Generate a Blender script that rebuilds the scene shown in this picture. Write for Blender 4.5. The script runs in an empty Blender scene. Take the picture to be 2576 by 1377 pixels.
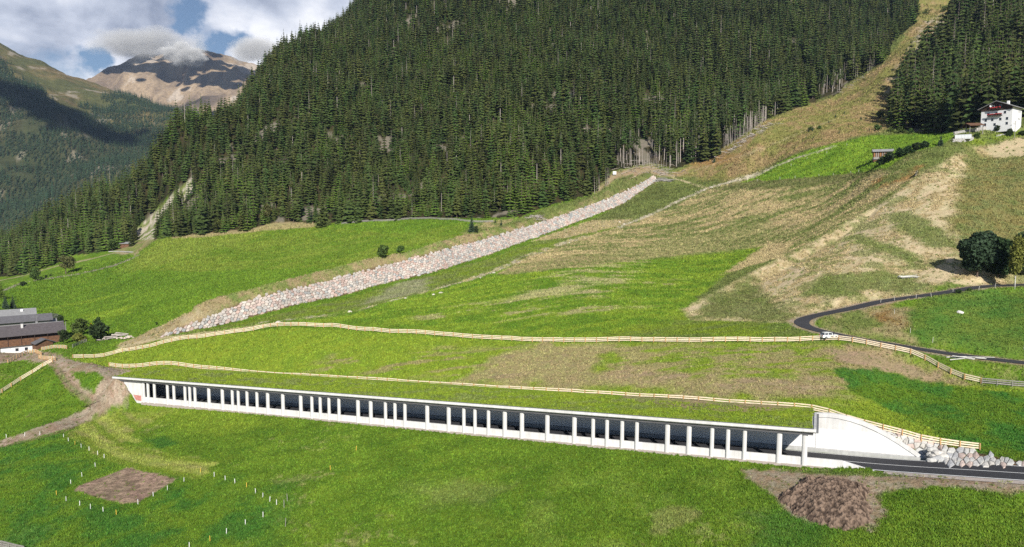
import bpy, bmesh, math, random
import numpy as np
from mathutils import Vector, Matrix

# ------------------------------------------------------------------ camera, sky, sun, exposure
SC = bpy.context.scene
PITCH = math.radians(-5.0)
CAMZ = 60.0
F, U0, V0 = 1740.0, 1288.0, 688.5            # focal length and centre of the photograph, in 2576-wide pixels
cam_data = bpy.data.cameras.new('camera')
cam = bpy.data.objects.new('camera', cam_data)
SC.collection.objects.link(cam)
cam.location = (0, 0, CAMZ)
cam.rotation_euler = (math.radians(90) + PITCH, 0, 0)
cam_data.sensor_width = 36.0
cam_data.lens = 36.0 * F / 2576.0
cam_data.clip_start = 1.0
cam_data.clip_end = 30000.0
SC.camera = cam

SUN_EL, SUN_AZ = math.radians(33.0), math.radians(172.0)   # azimuth clockwise from the view direction: behind the camera, a little to its right
sun_data = bpy.data.lights.new('sun', 'SUN')
sun_data.energy = 4.8
sun_data.angle = math.radians(0.53)
sun_data.color = (1.0, 0.95, 0.87)
sun = bpy.data.objects.new('sun', sun_data)
SC.collection.objects.link(sun)
to_sun = Vector((math.sin(SUN_AZ) * math.cos(SUN_EL), math.cos(SUN_AZ) * math.cos(SUN_EL), math.sin(SUN_EL)))
sun.rotation_euler = to_sun.to_track_quat('Z', 'Y').to_euler()

SC.view_settings.view_transform = 'Standard'
SC.view_settings.look = 'None'
SC.view_settings.gamma = 1.0
SC.view_settings.use_curve_mapping = False
SC.view_settings.exposure = 0.33
SC.cycles.use_denoising = False
SC.cycles.volume_bounces = 0
SC.cycles.max_bounces = 6
SC.cycles.diffuse_bounces = 1
SC.cycles.transparent_max_bounces = 8

def N(nt, typ, **kw):
    n = nt.nodes.new(typ)
    for k, v in kw.items():
        if k.startswith('i_'):
            k2 = k[2:]
            n.inputs[int(k2) if k2.isdigit() else k2.replace('_', ' ')].default_value = v
        else:
            setattr(n, k, v)
    return n

def ramp(nt, stops, interp='LINEAR'):
    r = nt.nodes.new('ShaderNodeValToRGB')
    r.color_ramp.interpolation = interp
    el = r.color_ramp.elements
    while len(el) < len(stops): el.new(0.5)
    for e, (p, c) in zip(el, stops):
        e.position = p
        e.color = (c[0], c[1], c[2], 1.0) if not isinstance(c, float) else (c, c, c, 1.0)
    return r

def view_dir(u, v):
    x, yu = (u - U0) / F, (V0 - v) / F
    f = Vector((0, math.cos(PITCH), math.sin(PITCH))); up = Vector((0, -math.sin(PITCH), math.cos(PITCH)))
    return (Vector((x, 0, 0)) + f + up * yu).normalized()

world = bpy.data.worlds.new('World')
SC.world = world
world.use_nodes = True
wt = world.node_tree
wt.nodes.clear()
wo = N(wt, 'ShaderNodeOutputWorld')
sky = N(wt, 'ShaderNodeTexSky', sky_type='NISHITA', sun_disc=False, sun_elevation=SUN_EL, sun_rotation=SUN_AZ,
        altitude=1500.0, air_density=1.0, dust_density=0.4, ozone_density=2.0)
bg = N(wt, 'ShaderNodeBackground', i_Strength=0.065)
tc = N(wt, 'ShaderNodeTexCoord')
L = wt.links.new
# clouds: fractal noise over the sky direction, stretched flat towards the horizon
mp = N(wt, 'ShaderNodeMapping'); mp.inputs['Scale'].default_value = (1.0, 1.0, 1.7); mp.inputs['Location'].default_value = (3.1, 0.4, 0.9)
L(tc.outputs['Generated'], mp.inputs[0])
n1 = N(wt, 'ShaderNodeTexNoise', i_Scale=4.6, i_Detail=9.0, i_Roughness=0.56, i_Distortion=0.25)
n2 = N(wt, 'ShaderNodeTexNoise', i_Scale=8.0, i_Detail=9.0, i_Roughness=0.52, i_Distortion=0.15)
L(mp.outputs[0], n1.inputs[0]); L(mp.outputs[0], n2.inputs[0])
acc = n1.outputs[0]
wn = N(wt, 'ShaderNodeTexNoise', i_Scale=14.0, i_Detail=5.0, i_Roughness=0.6); L(tc.outputs['Generated'], wn.inputs[0])
wsub = N(wt, 'ShaderNodeVectorMath', operation='SUBTRACT'); wsub.inputs[1].default_value = (.5, .5, .5); L(wn.outputs['Color'], wsub.inputs[0])
wsc = N(wt, 'ShaderNodeVectorMath', operation='SCALE'); wsc.inputs['Scale'].default_value = 0.09; L(wsub.outputs[0], wsc.inputs[0])
wad = N(wt, 'ShaderNodeVectorMath', operation='ADD'); L(tc.outputs['Generated'], wad.inputs[0]); L(wsc.outputs[0], wad.inputs[1])
for (u, v, rad, amt) in ((463, 20, 0.05, 0.30), (440, 70, 0.025, 0.14), (575, 100, 0.03, 0.22), (545, 130, 0.03, 0.24), (232, 158, 0.035, 0.30), (110, 205, 0.06, 0.10), (580, 138, 0.03, 0.12), (640, 60, 0.05, -0.05), (300, 60, 0.1, -0.08), (780, 40, 0.09, -0.1), (100, 60, 0.1, -0.05)):
    d = view_dir(u, v)
    vm = N(wt, 'ShaderNodeVectorMath', operation='DISTANCE'); vm.inputs[1].default_value = d
    L(wad.outputs[0], vm.inputs[0])
    m1 = N(wt, 'ShaderNodeMapRange', interpolation_type='SMOOTHSTEP'); m1.inputs[1].default_value = 0.0; m1.inputs[2].default_value = rad; m1.inputs[3].default_value = amt; m1.inputs[4].default_value = 0.0
    L(vm.outputs['Value'], m1.inputs[0])
    s = N(wt, 'ShaderNodeMath', operation='SUBTRACT'); L(acc, s.inputs[0]); L(m1.outputs[0], s.inputs[1]); acc = s.outputs[0]
cover = N(wt, 'ShaderNodeMapRange', interpolation_type='SMOOTHSTEP'); cover.inputs[1].default_value = 0.34; cover.inputs[2].default_value = 0.50
L(acc, cover.inputs[0])
# the bank of cloud hangs over the far mountains; the rest of the sky is clear
vb = N(wt, 'ShaderNodeVectorMath', operation='DISTANCE'); vb.inputs[1].default_value = view_dir(300, -100)
L(tc.outputs['Generated'], vb.inputs[0])
bank = N(wt, 'ShaderNodeMapRange', interpolation_type='SMOOTHSTEP'); bank.inputs[1].default_value = 0.45; bank.inputs[2].default_value = 1.1; bank.inputs[3].default_value = 1.0; bank.inputs[4].default_value = 0.0
L(vb.outputs['Value'], bank.inputs[0])
cov2 = N(wt, 'ShaderNodeMath', operation='MULTIPLY'); L(cover.outputs[0], cov2.inputs[0]); L(bank.outputs[0], cov2.inputs[1])
crp = ramp(wt, [(0.30, (0.26, 0.30, 0.40)), (0.45, (0.55, 0.59, 0.69)), (0.60, (0.90, 0.91, 0.95))])
gacc = n2.outputs[0]
for (u, v, rad, amt) in ((400, 125, 0.085, 0.14), (330, 140, 0.05, 0.08), (60, 90, 0.1, 0.04), (460, 150, 0.02, -0.14), (470, 90, 0.04, -0.1), (600, 30, 0.09, -0.06), (250, 20, 0.08, -0.04)):
    vm = N(wt, 'ShaderNodeVectorMath', operation='DISTANCE'); vm.inputs[1].default_value = view_dir(u, v); L(wad.outputs[0], vm.inputs[0])
    m1 = N(wt, 'ShaderNodeMapRange', interpolation_type='SMOOTHSTEP'); m1.inputs[1].default_value = 0.0; m1.inputs[2].default_value = rad; m1.inputs[3].default_value = amt; m1.inputs[4].default_value = 0.0
    L(vm.outputs['Value'], m1.inputs[0]); s = N(wt, 'ShaderNodeMath', operation='SUBTRACT'); L(gacc, s.inputs[0]); L(m1.outputs[0], s.inputs[1]); gacc = s.outputs[0]
L(gacc, crp.inputs[0])
sm = N(wt, 'ShaderNodeMix', data_type='RGBA'); sm.inputs[0].default_value = 1.0
sc10 = N(wt, 'ShaderNodeVectorMath', operation='SCALE'); sc10.inputs['Scale'].default_value = 15.0
L(crp.outputs[0], sc10.inputs[0])
mixc = N(wt, 'ShaderNodeMix', data_type='RGBA')
L(cov2.outputs[0], mixc.inputs[0]); L(sky.outputs[0], mixc.inputs[6]); L(sc10.outputs[0], mixc.inputs[7])
L(mixc.outputs[2], bg.inputs[0]); L(bg.outputs[0], wo.inputs[0])
wt.nodes.remove(sm)

# ------------------------------------------------------------------ helpers
rnd = random.Random(7)
RS = np.random.RandomState(11)

def dirn(u, v):
    """unit-Y direction of the sight line through a point of the photograph (numpy friendly): (dx/dy, dz/dy)"""
    x = (np.asarray(u, float) - U0) / F; yu = (V0 - np.asarray(v, float)) / F
    dy = math.cos(PITCH) - math.sin(PITCH) * yu
    dz = math.sin(PITCH) + math.cos(PITCH) * yu
    return x / dy, dz / dy

def P(u, v, Y):
    a, e = dirn(u, v)
    return np.array([a * Y, Y, CAMZ + e * Y])

def proj(p):
    x, y, z = p[0], p[1], p[2] - CAMZ
    fw = y * math.cos(PITCH) + z * math.sin(PITCH)
    up = -y * math.sin(PITCH) + z * math.cos(PITCH)
    return U0 + F * x / fw, V0 - F * up / fw

def hash2(ix, iy, seed):
    h = (ix.astype(np.int64) * 374761393 + iy.astype(np.int64) * 668265263 + seed * 974634777) & 0xffffffff
    h = ((h ^ (h >> 13)) * 1274126177) & 0xffffffff
    h = ((h ^ (h >> 16)) * 2246822519) & 0xffffffff
    return ((h ^ (h >> 15)) & 0xffff) / 65535.0

def vnoise(x, y, seed=0):
    ix = np.floor(x).astype(np.int64); iy = np.floor(y).astype(np.int64)
    fx = x - ix; fy = y - iy
    fx = fx * fx * (3 - 2 * fx); fy = fy * fy * (3 - 2 * fy)
    a = hash2(ix, iy, seed); b = hash2(ix + 1, iy, seed); c = hash2(ix, iy + 1, seed); d = hash2(ix + 1, iy + 1, seed)
    return (a + (b - a) * fx) * (1 - fy) + (c + (d - c) * fx) * fy

def fbm(x, y, oct=4, seed=0, gain=0.55):
    s = 0.0; amp = 1.0; tot = 0.0
    for i in range(oct):
        s = s + amp * vnoise(x, y, seed + i * 17); tot += amp
        x = x * 2.03 + 11.3; y = y * 2.03 + 5.7; amp *= gain
    return s / tot          # 0..1, mean .5

def sstep(a, b, x):
    t = np.clip((x - a) / (b - a), 0, 1)
    return t * t * (3 - 2 * t)

# ------------------------------------------------------------------ custom properties and object helpers
def tag(o, label=None, cat=None, group=None, kind=None):
    if label: o['label'] = label
    if cat: o['category'] = cat
    if group: o['group'] = group
    if kind: o['kind'] = kind
    return o

def link(o, parent=None):
    SC.collection.objects.link(o)
    if parent is not None: o.parent = parent
    return o

def empty(name, loc=(0, 0, 0), rz=0.0):
    o = bpy.data.objects.new(name, None)
    o.location = loc; o.rotation_euler = (0, 0, rz); o.empty_display_size = 0.5
    return link(o)

class MB:
    """collects simple solids and builds them as one mesh object"""
    def __init__(s): s.v = []; s.f = []; s.m = []; s.mi = 0
    def add(s, vs, fs):
        b = len(s.v); s.v += [tuple(map(float, p)) for p in vs]
        s.f += [tuple(b + i for i in q) for q in fs]; s.m += [s.mi] * len(fs)
        return s
    def box(s, x0, x1, y0, y1, z0, z1):
        return s.add([(x0, y0, z0), (x1, y0, z0), (x1, y1, z0), (x0, y1, z0), (x0, y0, z1), (x1, y0, z1), (x1, y1, z1), (x0, y1, z1)],
                     [(0, 3, 2, 1), (4, 5, 6, 7), (0, 1, 5, 4), (1, 2, 6, 5), (2, 3, 7, 6), (3, 0, 4, 7)])
    def prism(s, poly, axis, a, b):
        """extrude a 2D polygon along an axis ('x': poly is (y,z); 'y': (x,z); 'z': (x,y))"""
        n = len(poly)
        def pt(q, t): return {'x': (t, q[0], q[1]), 'y': (q[0], t, q[1]), 'z': (q[0], q[1], t)}[axis]
        vs = [pt(q, a) for q in poly] + [pt(q, b) for q in poly]
        fs = [tuple(range(n))[::-1], tuple(range(n, 2 * n))] + [(i, (i + 1) % n, n + (i + 1) % n, n + i) for i in range(n)]
        return s.add(vs, fs)
    def tube(s, p, q, r0, r1=None, n=6, cap=True):
        r1 = r0 if r1 is None else r1
        p = Vector(p); q = Vector(q); d = (q - p).normalized()
        a = d.orthogonal().normalized(); b = d.cross(a)
        vs = [tuple(p + (a * math.cos(2 * math.pi * i / n) + b * math.sin(2 * math.pi * i / n)) * r0) for i in range(n)]
        vs += [tuple(q + (a * math.cos(2 * math.pi * i / n) + b * math.sin(2 * math.pi * i / n)) * r1) for i in range(n)]
        fs = [(i, (i + 1) % n, n + (i + 1) % n, n + i) for i in range(n)]
        if cap: fs += [tuple(range(n))[::-1], tuple(range(n, 2 * n))]
        return s.add(vs, fs)
    def lathe(s, prof, n=12, c=(0, 0, 0)):
        vs = []; fs = []
        for (r, z) in prof:
            for i in range(n):
                t = 2 * math.pi * i / n
                vs.append((c[0] + r * math.cos(t), c[1] + r * math.sin(t), c[2] + z))
        for k in range(len(prof) - 1):
            for i in range(n):
                j = (i + 1) % n
                fs.append((k * n + i, k * n + j, (k + 1) * n + j, (k + 1) * n + i))
        return s.add(vs, fs)
    def mesh(s, name, mats):
        me = bpy.data.meshes.new(name)
        me.from_pydata(s.v, [], s.f)
        for m in (mats if isinstance(mats, (list, tuple)) else [mats]): me.materials.append(m)
        if len(me.polygons): me.polygons.foreach_set('material_index', s.m)
        me.update()
        return me
    def build(s, name, mats, parent=None, smooth=False):
        me = s.mesh(name, mats)
        if smooth: me.polygons.foreach_set('use_smooth', [True] * len(me.polygons))
        return link(bpy.data.objects.new(name, me), parent)

def grid_mesh(name, X, Y, Z, mats, col=None, smooth=True, extra=None):
    """a sheet from 2D arrays of coordinates"""
    r, c = X.shape
    me = bpy.data.meshes.new(name)
    me.vertices.add(r * c)
    me.vertices.foreach_set('co', np.stack([X, Y, Z], -1).astype(np.float32).ravel())
    idx = np.arange(r * c).reshape(r, c)
    q = np.stack([idx[:-1, :-1], idx[:-1, 1:], idx[1:, 1:], idx[1:, :-1]], -1).reshape(-1, 4)
    me.loops.add(q.size); me.loops.foreach_set('vertex_index', q.ravel().astype(np.int32))
    me.polygons.add(len(q)); me.polygons.foreach_set('loop_start', (np.arange(len(q)) * 4).astype(np.int32))
    if smooth: me.polygons.foreach_set('use_smooth', np.ones(len(q), bool))
    for m in (mats if isinstance(mats, (list, tuple)) else [mats]): me.materials.append(m)
    if col is not None:
        at = me.attributes.new('Col', 'FLOAT_COLOR', 'POINT')
        at.data.foreach_set('color', np.concatenate([col.reshape(-1, 3), np.ones((r * c, 1))], 1).astype(np.float32).ravel())
    for k, arr in (extra or {}).items():
        at = me.attributes.new(k, 'FLOAT', 'POINT'); at.data.foreach_set('value', arr.astype(np.float32).ravel())
    me.update(); me.validate()
    return bpy.data.objects.new(name, me)
# ------------------------------------------------------------------ the gallery's axis (needed by the ground too)
GR = P(2024, 1172, 118.0)                    # foot of its right-hand end
GL = P(330, 1010, 188.5)                     # foot of its left-hand end
g_dir = (GL - GR)[:2]; G_LEN = float(np.hypot(*g_dir)); g_dir = g_dir / G_LEN
g_nrm = np.array([-g_dir[1], g_dir[0]])      # points into the hill
if g_nrm[1] < 0: g_nrm = -g_nrm
G_SL = (GL[2] - GR[2]) / G_LEN               # slope along the axis
G_H = 6.75                                   # roof height over the foot
G_D = 9.4                                    # depth, front to back wall
def gal(t, d, h):                            # gallery coordinates -> world
    xy = GR[:2] + g_dir * t + g_nrm * d
    return np.array([xy[0], xy[1], GR[2] + G_SL * t + h])
def gal_inv(X, Y):
    dx, dy = X - GR[0], Y - GR[1]
    return dx * g_dir[0] + dy * g_dir[1], dx * g_nrm[0] + dy * g_nrm[1]
def gal_Y(u, v, d):
    """distance Y at which the sight line (u,v) stands at depth d of the gallery"""
    a, e = dirn(u, v)
    return float((d + GR[0] * g_nrm[0] + GR[1] * g_nrm[1]) / (a * g_nrm[0] + g_nrm[1]))

# ------------------------------------------------------------------ heights: spot heights surveyed along sight lines, a thin plate through them
COMMON = [ # left of the gallery
 (0,1120,172),(-250,1150,168),(-250,1000,205),(0,990,204),(160,1030,188),(230,1010,190),(140,905,214),(60,930,222),(0,905,234),(75,885,252),(-200,880,245),
 (240,960,194),(190,900,217),(150,870,240),(150,1080,174),(285,985,192),
 # far right foreground
 (2800,1200,100)]
UPPER = [ (185,897,218),(400,869,219),(560,845,216),(740,822,212),(1000,838,200),(1288,857,188),(1480,862,180),(1800,860,172),(2110,858,166),(2310,897,157),(2460,967,144),(2600,975,141),
 (2300,1000,141),(2450,1050,130),(2600,1060,127),
 (440,842,224),(600,800,240),(830,747,268),(1000,705,292),(1200,652,328),(1400,580,385),(1560,516,436),(1657,455,476),
 (1000,770,232),(1300,770,218),(1300,700,252),(1600,800,197),(1600,700,250),(800,790,232),(1290,640,310),(1500,620,318),(1450,560,400),
 (300,850,240),(300,800,280),(300,760,330),(300,710,400),(30,725,420),(200,692,432),(400,605,455),(120,800,330),(0,770,330),
 (600,740,266),(600,700,325),(600,650,400),(600,592,460),(800,565,466),(800,640,372),(860,668,322),(1000,556,452),(1000,630,350),(1170,582,398),(1250,560,428),
 (150,683,470),(270,650,476),(330,637,488),(0,697,520),(170,655,520),(320,614,512),(370,548,560),(455,468,640),
 (1400,532,432),(1500,492,468),(1560,420,500),(1640,412,505),(1700,425,500),(1780,472,455),(1900,440,450),
 (1990,812,182),(2080,850,169),(2180,776,184),(2490,718,192),(2350,800,171),(2600,800,166),(2600,900,150),(2650,700,196),(1850,800,194),(1740,800,200),(1900,790,196),
 (2300,690,206),(2100,740,196),(2600,520,260),(2420,570,240),(2250,600,236),(2450,380,328),(2600,350,336),(2600,430,290),(2100,660,225),(2400,640,215),
 (1850,640,300),(1900,600,322),(2000,520,352),(2100,462,372),(2150,500,322),(2230,400,345),(1750,560,365),
 (1890,457,412),(2100,372,412),(2230,343,418),(2390,340,372),(2240,320,440),(2400,320,410),(2515,318,350),(2600,312,348),(2430,352,333),
 (2300,100,620),(2576,0,645),(2576,150,500),(2700,150,460),(2340,200,560),(2800,0,600),
 (1800,395,492),(1950,292,548),(2110,237,605),(2240,150,700),(2330,50,850),(2400,0,930),(1900,380,462),(2050,340,450),(2180,320,452),(2150,270,530),(2400,-120,1150),
 (600,400,556),(600,300,626),(640,206,720),(450,388,632),(700,160,770),(900,20,905),(250,482,604),(100,596,580),(0,636,585),(-200,720,600),
 (1000,400,532),(1000,200,668),(1000,0,860),(1000,-120,1060),(1400,400,488),(1400,200,612),(1400,0,815),(1400,-150,1080),(1700,200,665),(1700,0,860),(2000,100,745),(2000,0,880),(2000,-150,1130),
 (-250,780,330),(-250,720,430),(2900,700,170),(2900,1000,130),(2900,400,280),(2900,250,340)]
FENCE_LOW = [(275,932),(345,926),(410,920),(480,927),(560,936),(700,950),(900,961),(1100,975),(1288,986),(1480,997),(1700,1011),(1900,1025),(2060,1040),(2130,1062),(2250,1093),(2360,1120),(2465,1134)]
FENCE_D = [12.5]*12 + [11.8, 11.2, 11.0, 11.3, 12.0]
FENCE_LOW_Y = [gal_Y(u, v, d) for (u, v), d in zip(FENCE_LOW, FENCE_D)]
UPPER += [(u, v, y) for (u, v), y in zip(FENCE_LOW, FENCE_LOW_Y)]
RAW_UP = [ # beyond the crests: the ground falls away out of sight (X/Y, Y, z)
 (-0.375, 1000, 110), (-0.22, 1150, 260), (-0.48, 860, 60), (-0.6, 800, 0), (-0.74, 780, -30), (-0.9, 780, -50)]
LOWER_RAW = []
def front_plane(u, v, sl):
    """distance at which the sight line meets the meadow that falls by sl away from the gallery's foot"""
    a, e = dirn(u, v)
    lo, hi = 60.0, 400.0
    for _ in range(50):
        y = (lo + hi) / 2; t, d = gal_inv(a * y, y)
        zg = GR[2] + G_SL * t + sl * d
        if CAMZ + e * y > zg: lo = y
        else: hi = y
    return lo
LOWER = []
for u in (330, 600, 900, 1200, 1500, 1800, 2024):
    f_ = (u - 330) / (2024 - 330.0); LOWER.append((u, 1010 + 162 * f_, gal_Y(u, 1010 + 162 * f_, 0.0)))
for (u, v, sl) in [(150,1200,.13),(0,1250,.13),(400,1120,.12),(400,1240,.13),(700,1150,.12),(700,1280,.14),(1000,1180,.12),(1000,1300,.14),(1288,1220,.12),(1288,1377,.14),(1600,1240,.12),(1600,1377,.13),
                   (1900,1260,.11),(1900,1377,.12),(2250,1250,.08),(2250,1377,.10),(2576,1300,.08),(2576,1400,.09),(0,1377,.14),(500,1377,.14),(-300,1377,.14),(2800,1377,.09),(-300,1250,.14),(1200,1600,.15),(200,1600,.15),(2200,1600,.12)]:
    LOWER.append((u, v, front_plane(u, v, sl)))
ROAD_NEAR = [(2024,1171,118.0),(2120,1178,114.8),(2210,1185,111.9),(2330,1193,108.7),(2450,1201,106.0),(2576,1210,103.4),(2760,1222,99.5),(3000,1238,94.5)]
LOWER += [(u, v, y) for (u, v, y) in ROAD_NEAR[1:]] 

def tps(points, raw=()):
    A, B, Zs = [], [], []
    for (u, v, y) in points:
        a, e = dirn(u, v); A.append(a); B.append(y); Zs.append(CAMZ + e * y)
    for (a, y, z) in raw: A.append(a); B.append(y); Zs.append(z)
    px = np.array(A) * 1.6; py = np.log(np.array(B) / 150.0); zs = np.array(Zs)
    n = len(px)
    def phi(r2): return 0.5 * r2 * np.log(r2 + 1e-9)
    K = phi((px[:, None] - px[None]) ** 2 + (py[:, None] - py[None]) ** 2) + np.eye(n) * 1e-5
    Q = np.stack([np.ones(n), px, py], 1)
    M = np.block([[K, Q], [Q.T, np.zeros((3, 3))]])
    w = np.linalg.solve(M, np.concatenate([zs, [0, 0, 0]]))
    def f(X, Y):
        qx = (X / Y) * 1.6; qy = np.log(Y / 150.0)
        sh = qx.shape; qx = qx.ravel(); qy = qy.ravel(); out = np.empty(qx.size)
        for i in range(0, qx.size, 20000):
            a = qx[i:i + 20000, None]; b = qy[i:i + 20000, None]
            out[i:i + 20000] = phi((a - px) ** 2 + (b - py) ** 2) @ w[:n] + w[n] + w[n + 1] * a[:, 0] + w[n + 2] * b[:, 0]
        return out.reshape(sh)
    return f
H_up = tps(COMMON + UPPER, RAW_UP)
H_lo = tps(COMMON + LOWER)

NA, NY1, NY2 = 1130, 600, 130
gA = np.linspace(-0.93, 0.93, NA)
gY = np.concatenate([np.exp(np.linspace(math.log(66), math.log(540), NY1)), np.exp(np.linspace(math.log(540), math.log(1250), NY2 + 1))[1:]])
# thin plates are smooth: evaluate coarse, refine bilinearly
def on_grid(fn):
    ca = np.linspace(gA[0], gA[-1], 190); cy = np.exp(np.linspace(math.log(gY[0]), math.log(gY[-1]), 230))
    YY, AA = np.meshgrid(cy, ca, indexing='ij')
    Z = fn(AA * YY, YY)
    tmp = np.empty((len(cy), NA))
    for i in range(len(cy)): tmp[i] = np.interp(gA, ca, Z[i])
    out = np.empty((len(gY), NA)); ly = np.log(gY); lc = np.log(cy)
    k = np.clip(np.searchsorted(lc, ly) - 1, 0, len(cy) - 2); t = ((ly - lc[k]) / (lc[k + 1] - lc[k]))[:, None]
    # catmull-rom in depth for smoothness
    km = np.clip(k - 1, 0, len(cy) - 1); kp = np.clip(k + 2, 0, len(cy) - 1)
    p0, p1, p2, p3 = tmp[km], tmp[k], tmp[k + 1], tmp[kp]
    return p1 + 0.5 * t * (p2 - p0 + t * (2 * p0 - 5 * p1 + 4 * p2 - p3 + t * (3 * (p1 - p2) + p3 - p0)))
GYY, GAA = np.meshgrid(gY, gA, indexing='ij')
GX = GAA * GYY
ZU = on_grid(H_up); ZL = on_grid(H_lo)

class Field:
    def __init__(s, A, Y, Z): s.A, s.Y, s.Z = A, Y, Z
    def z(s, X, Y):
        X = np.asarray(X, float); Y = np.asarray(Y, float)
        a = X / Y
        i = np.clip(np.searchsorted(s.Y, Y) - 1, 0, len(s.Y) - 2); j = np.clip(((a - s.A[0]) / (s.A[1] - s.A[0])).astype(int), 0, len(s.A) - 2)
        ti = np.clip((Y - s.Y[i]) / (s.Y[i + 1] - s.Y[i]), 0, 1); tj = np.clip((a - s.A[j]) / (s.A[1] - s.A[0]), 0, 1)
        return (s.Z[i, j] * (1 - tj) + s.Z[i, j + 1] * tj) * (1 - ti) + (s.Z[i + 1, j] * (1 - tj) + s.Z[i + 1, j + 1] * tj) * ti
    def hit(s, u, v, ymin=0.0):
        """where the sight line (u,v) first meets the ground"""
        a, e = dirn(u, v); a = float(a); e = float(e)
        j = int(np.clip((a - s.A[0]) / (s.A[1] - s.A[0]), 0, len(s.A) - 2)); tj = min(max((a - s.A[j]) / (s.A[1] - s.A[0]), 0), 1)
        col = s.Z[:, j] * (1 - tj) + s.Z[:, j + 1] * tj
        dlt = CAMZ + e * s.Y - col
        ok = (dlt[1:] <= 0) & (dlt[:-1] > 0) & (s.Y[1:] > ymin)
        if not ok.any():
            k = int(np.argmin(np.where(s.Y > ymin, dlt, 1e9))); y = s.Y[k]; return np.array([a * y, y, col[k]])
        k = int(np.argmax(ok)); t = dlt[k] / (dlt[k] - dlt[k + 1]); y = s.Y[k] + t * (s.Y[k + 1] - s.Y[k])
        return np.array([a * y, y, col[k] + t * (col[k + 1] - col[k])])

def resample(pts, step):
    pts = [np.array(p, float) for p in pts]; out = [pts[0]]
    for p, q in zip(pts[:-1], pts[1:]):
        n = max(1, int(np.linalg.norm(q - p) / step))
        for i in range(1, n + 1): out.append(p + (q - p) * i / n)
    return out

def smooth_line(a, k=3, it=2):
    a = np.array(a, float)
    for _ in range(it):
        b = a.copy(); b[1:-1] = (a[:-2] + a[1:-1] * 2 + a[2:]) / 4; a = b
    return a

def seg_dist(X, Y, pl, vals=None):
    """signed distance to an open polyline (positive on its left) and interpolated values along it"""
    best = np.full(X.shape, 1e9); sg = np.zeros(X.shape); par = np.zeros(X.shape)
    for i in range(len(pl) - 1):
        ax, ay = pl[i][0], pl[i][1]; dx, dy = pl[i + 1][0] - ax, pl[i + 1][1] - ay; l2 = dx * dx + dy * dy + 1e-12
        t = np.clip(((X - ax) * dx + (Y - ay) * dy) / l2, 0, 1)
        qx, qy = X - ax - t * dx, Y - ay - t * dy; d = np.hypot(qx, qy)
        m = d < best
        best = np.where(m, d, best); sg = np.where(m, np.sign(dx * (Y - ay) - dy * (X - ax)), sg); par = np.where(m, i + t, par)
    return best, sg, par

# ---- the hay-covered ridge on the right
RIDGE = [(2317,436,312),(2229,504,292),(2126,562,272),(2024,620,258),(1956,654,248),(1894,682,240),(1800,735,225),(1717,777,212)]
rp = smooth_line(resample([P(*q) for q in RIDGE], 5.0), it=3)
sub = (GYY > 170) & (GYY < 400) & (GX > 20)
d_, s_, t_ = seg_dist(GX[sub], GYY[sub], rp)
crz = np.interp(t_, np.arange(len(rp)), rp[:, 2])
endf = np.minimum(1, np.minimum(t_ + 0.0, len(rp) - 1 - t_) / 3 + 0.25)
fr = s_ > 0
hz = crz - np.where(fr, 0.48, 0.35) * np.sqrt(d_ ** 2 + 4.0) + 0.6
zz = ZU[sub]; k_ = 2.0
ZU[sub] = np.where(d_ < 60, np.maximum(zz, hz) + 0.0, zz)

# ---- the stone-faced embankment
fu = Field(gA, gY, ZU)
STONE_BASE = [(400,850),(477,835),(580,811),(682,784),(767,763),(859,745),(995,707),(1104,682),(1234,641),(1336,603),(1473,552),(1568,514),(1626,473),(1657,453)]
STONE_TOP = [(400,846),(457,833),(505,804),(580,772),(614,757),(682,738),(784,716),(859,696),(961,668),(1080,637),(1200,606),(1319,572),(1438,533),(1541,494),(1609,463),(1640,446)]
CREST = [(341,848),(420,815),(512,768),(604,736),(700,712),(784,692),(859,673),(944,651),(1063,627),(1166,593),(1270,570),(1370,542),(1493,497),(1575,456),(1630,436)]
base = smooth_line(resample([fu.hit(u, v) for u, v in resample(STONE_BASE, 12)], 2.5), it=6)
# even spacing along the line
cl = np.concatenate([[0], np.cumsum(np.linalg.norm(np.diff(base[:, :2], axis=0), axis=1))])
sl_ = np.arange(0, cl[-1], 2.5); base = np.stack([np.interp(sl_, cl, base[:, i]) for i in range(3)], 1)
tan = np.gradient(base[:, :2], axis=0); tan /= np.linalg.norm(tan, axis=1)[:, None]
tan = smooth_line(tan, it=20); tan /= np.linalg.norm(tan, axis=1)[:, None]
nrm = np.stack([-tan[:, 1], tan[:, 0]], 1)          # left of travel = away from the camera
M1, M2 = 1.05, 0.75
def solve_w(b0, n, m, line):
    lu = [q[0] for q in line]; lv = [q[1] for q in line]
    for w in np.arange(0.2, 26, 0.1):
        p = (b0[0] + n[0] * w, b0[1] + n[1] * w, b0[2] + m * w); u, v = proj(p)
        if v <= np.interp(u, lu, lv): return w
    return 26.0
w1 = smooth_line(np.array([solve_w(b, n, M1, STONE_TOP) for b, n in zip(base, nrm)])[:, None], it=3)[:, 0]
w1 = np.maximum(w1, np.interp(np.arange(len(w1)) * 2.5, [0, 6, 20, 60], [.5, 2.0, 3.0, 3.5]))
top = np.concatenate([base[:, :2] + nrm * w1[:, None], (base[:, 2] + M1 * w1)[:, None]], 1)
w2 = smooth_line(np.array([solve_w(b, n, M2, CREST) for b, n in zip(top, nrm)])[:, None], it=8)[:, 0]
crest = np.concatenate([top[:, :2] + nrm * w2[:, None], (top[:, 2] + M2 * w2)[:, None]], 1)
sub = (GYY > 200) & (GYY < 520) & (GX > -150) & (GX < 130)
X_, Y_ = GX[sub], GYY[sub]
d_, s_, t_ = seg_dist(X_, Y_, base)
sd = d_ * s_; ar = np.arange(len(base))
W1 = np.interp(t_, ar, w1); W2 = np.interp(t_, ar, w2); ZB = np.interp(t_, ar, base[:, 2])
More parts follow.
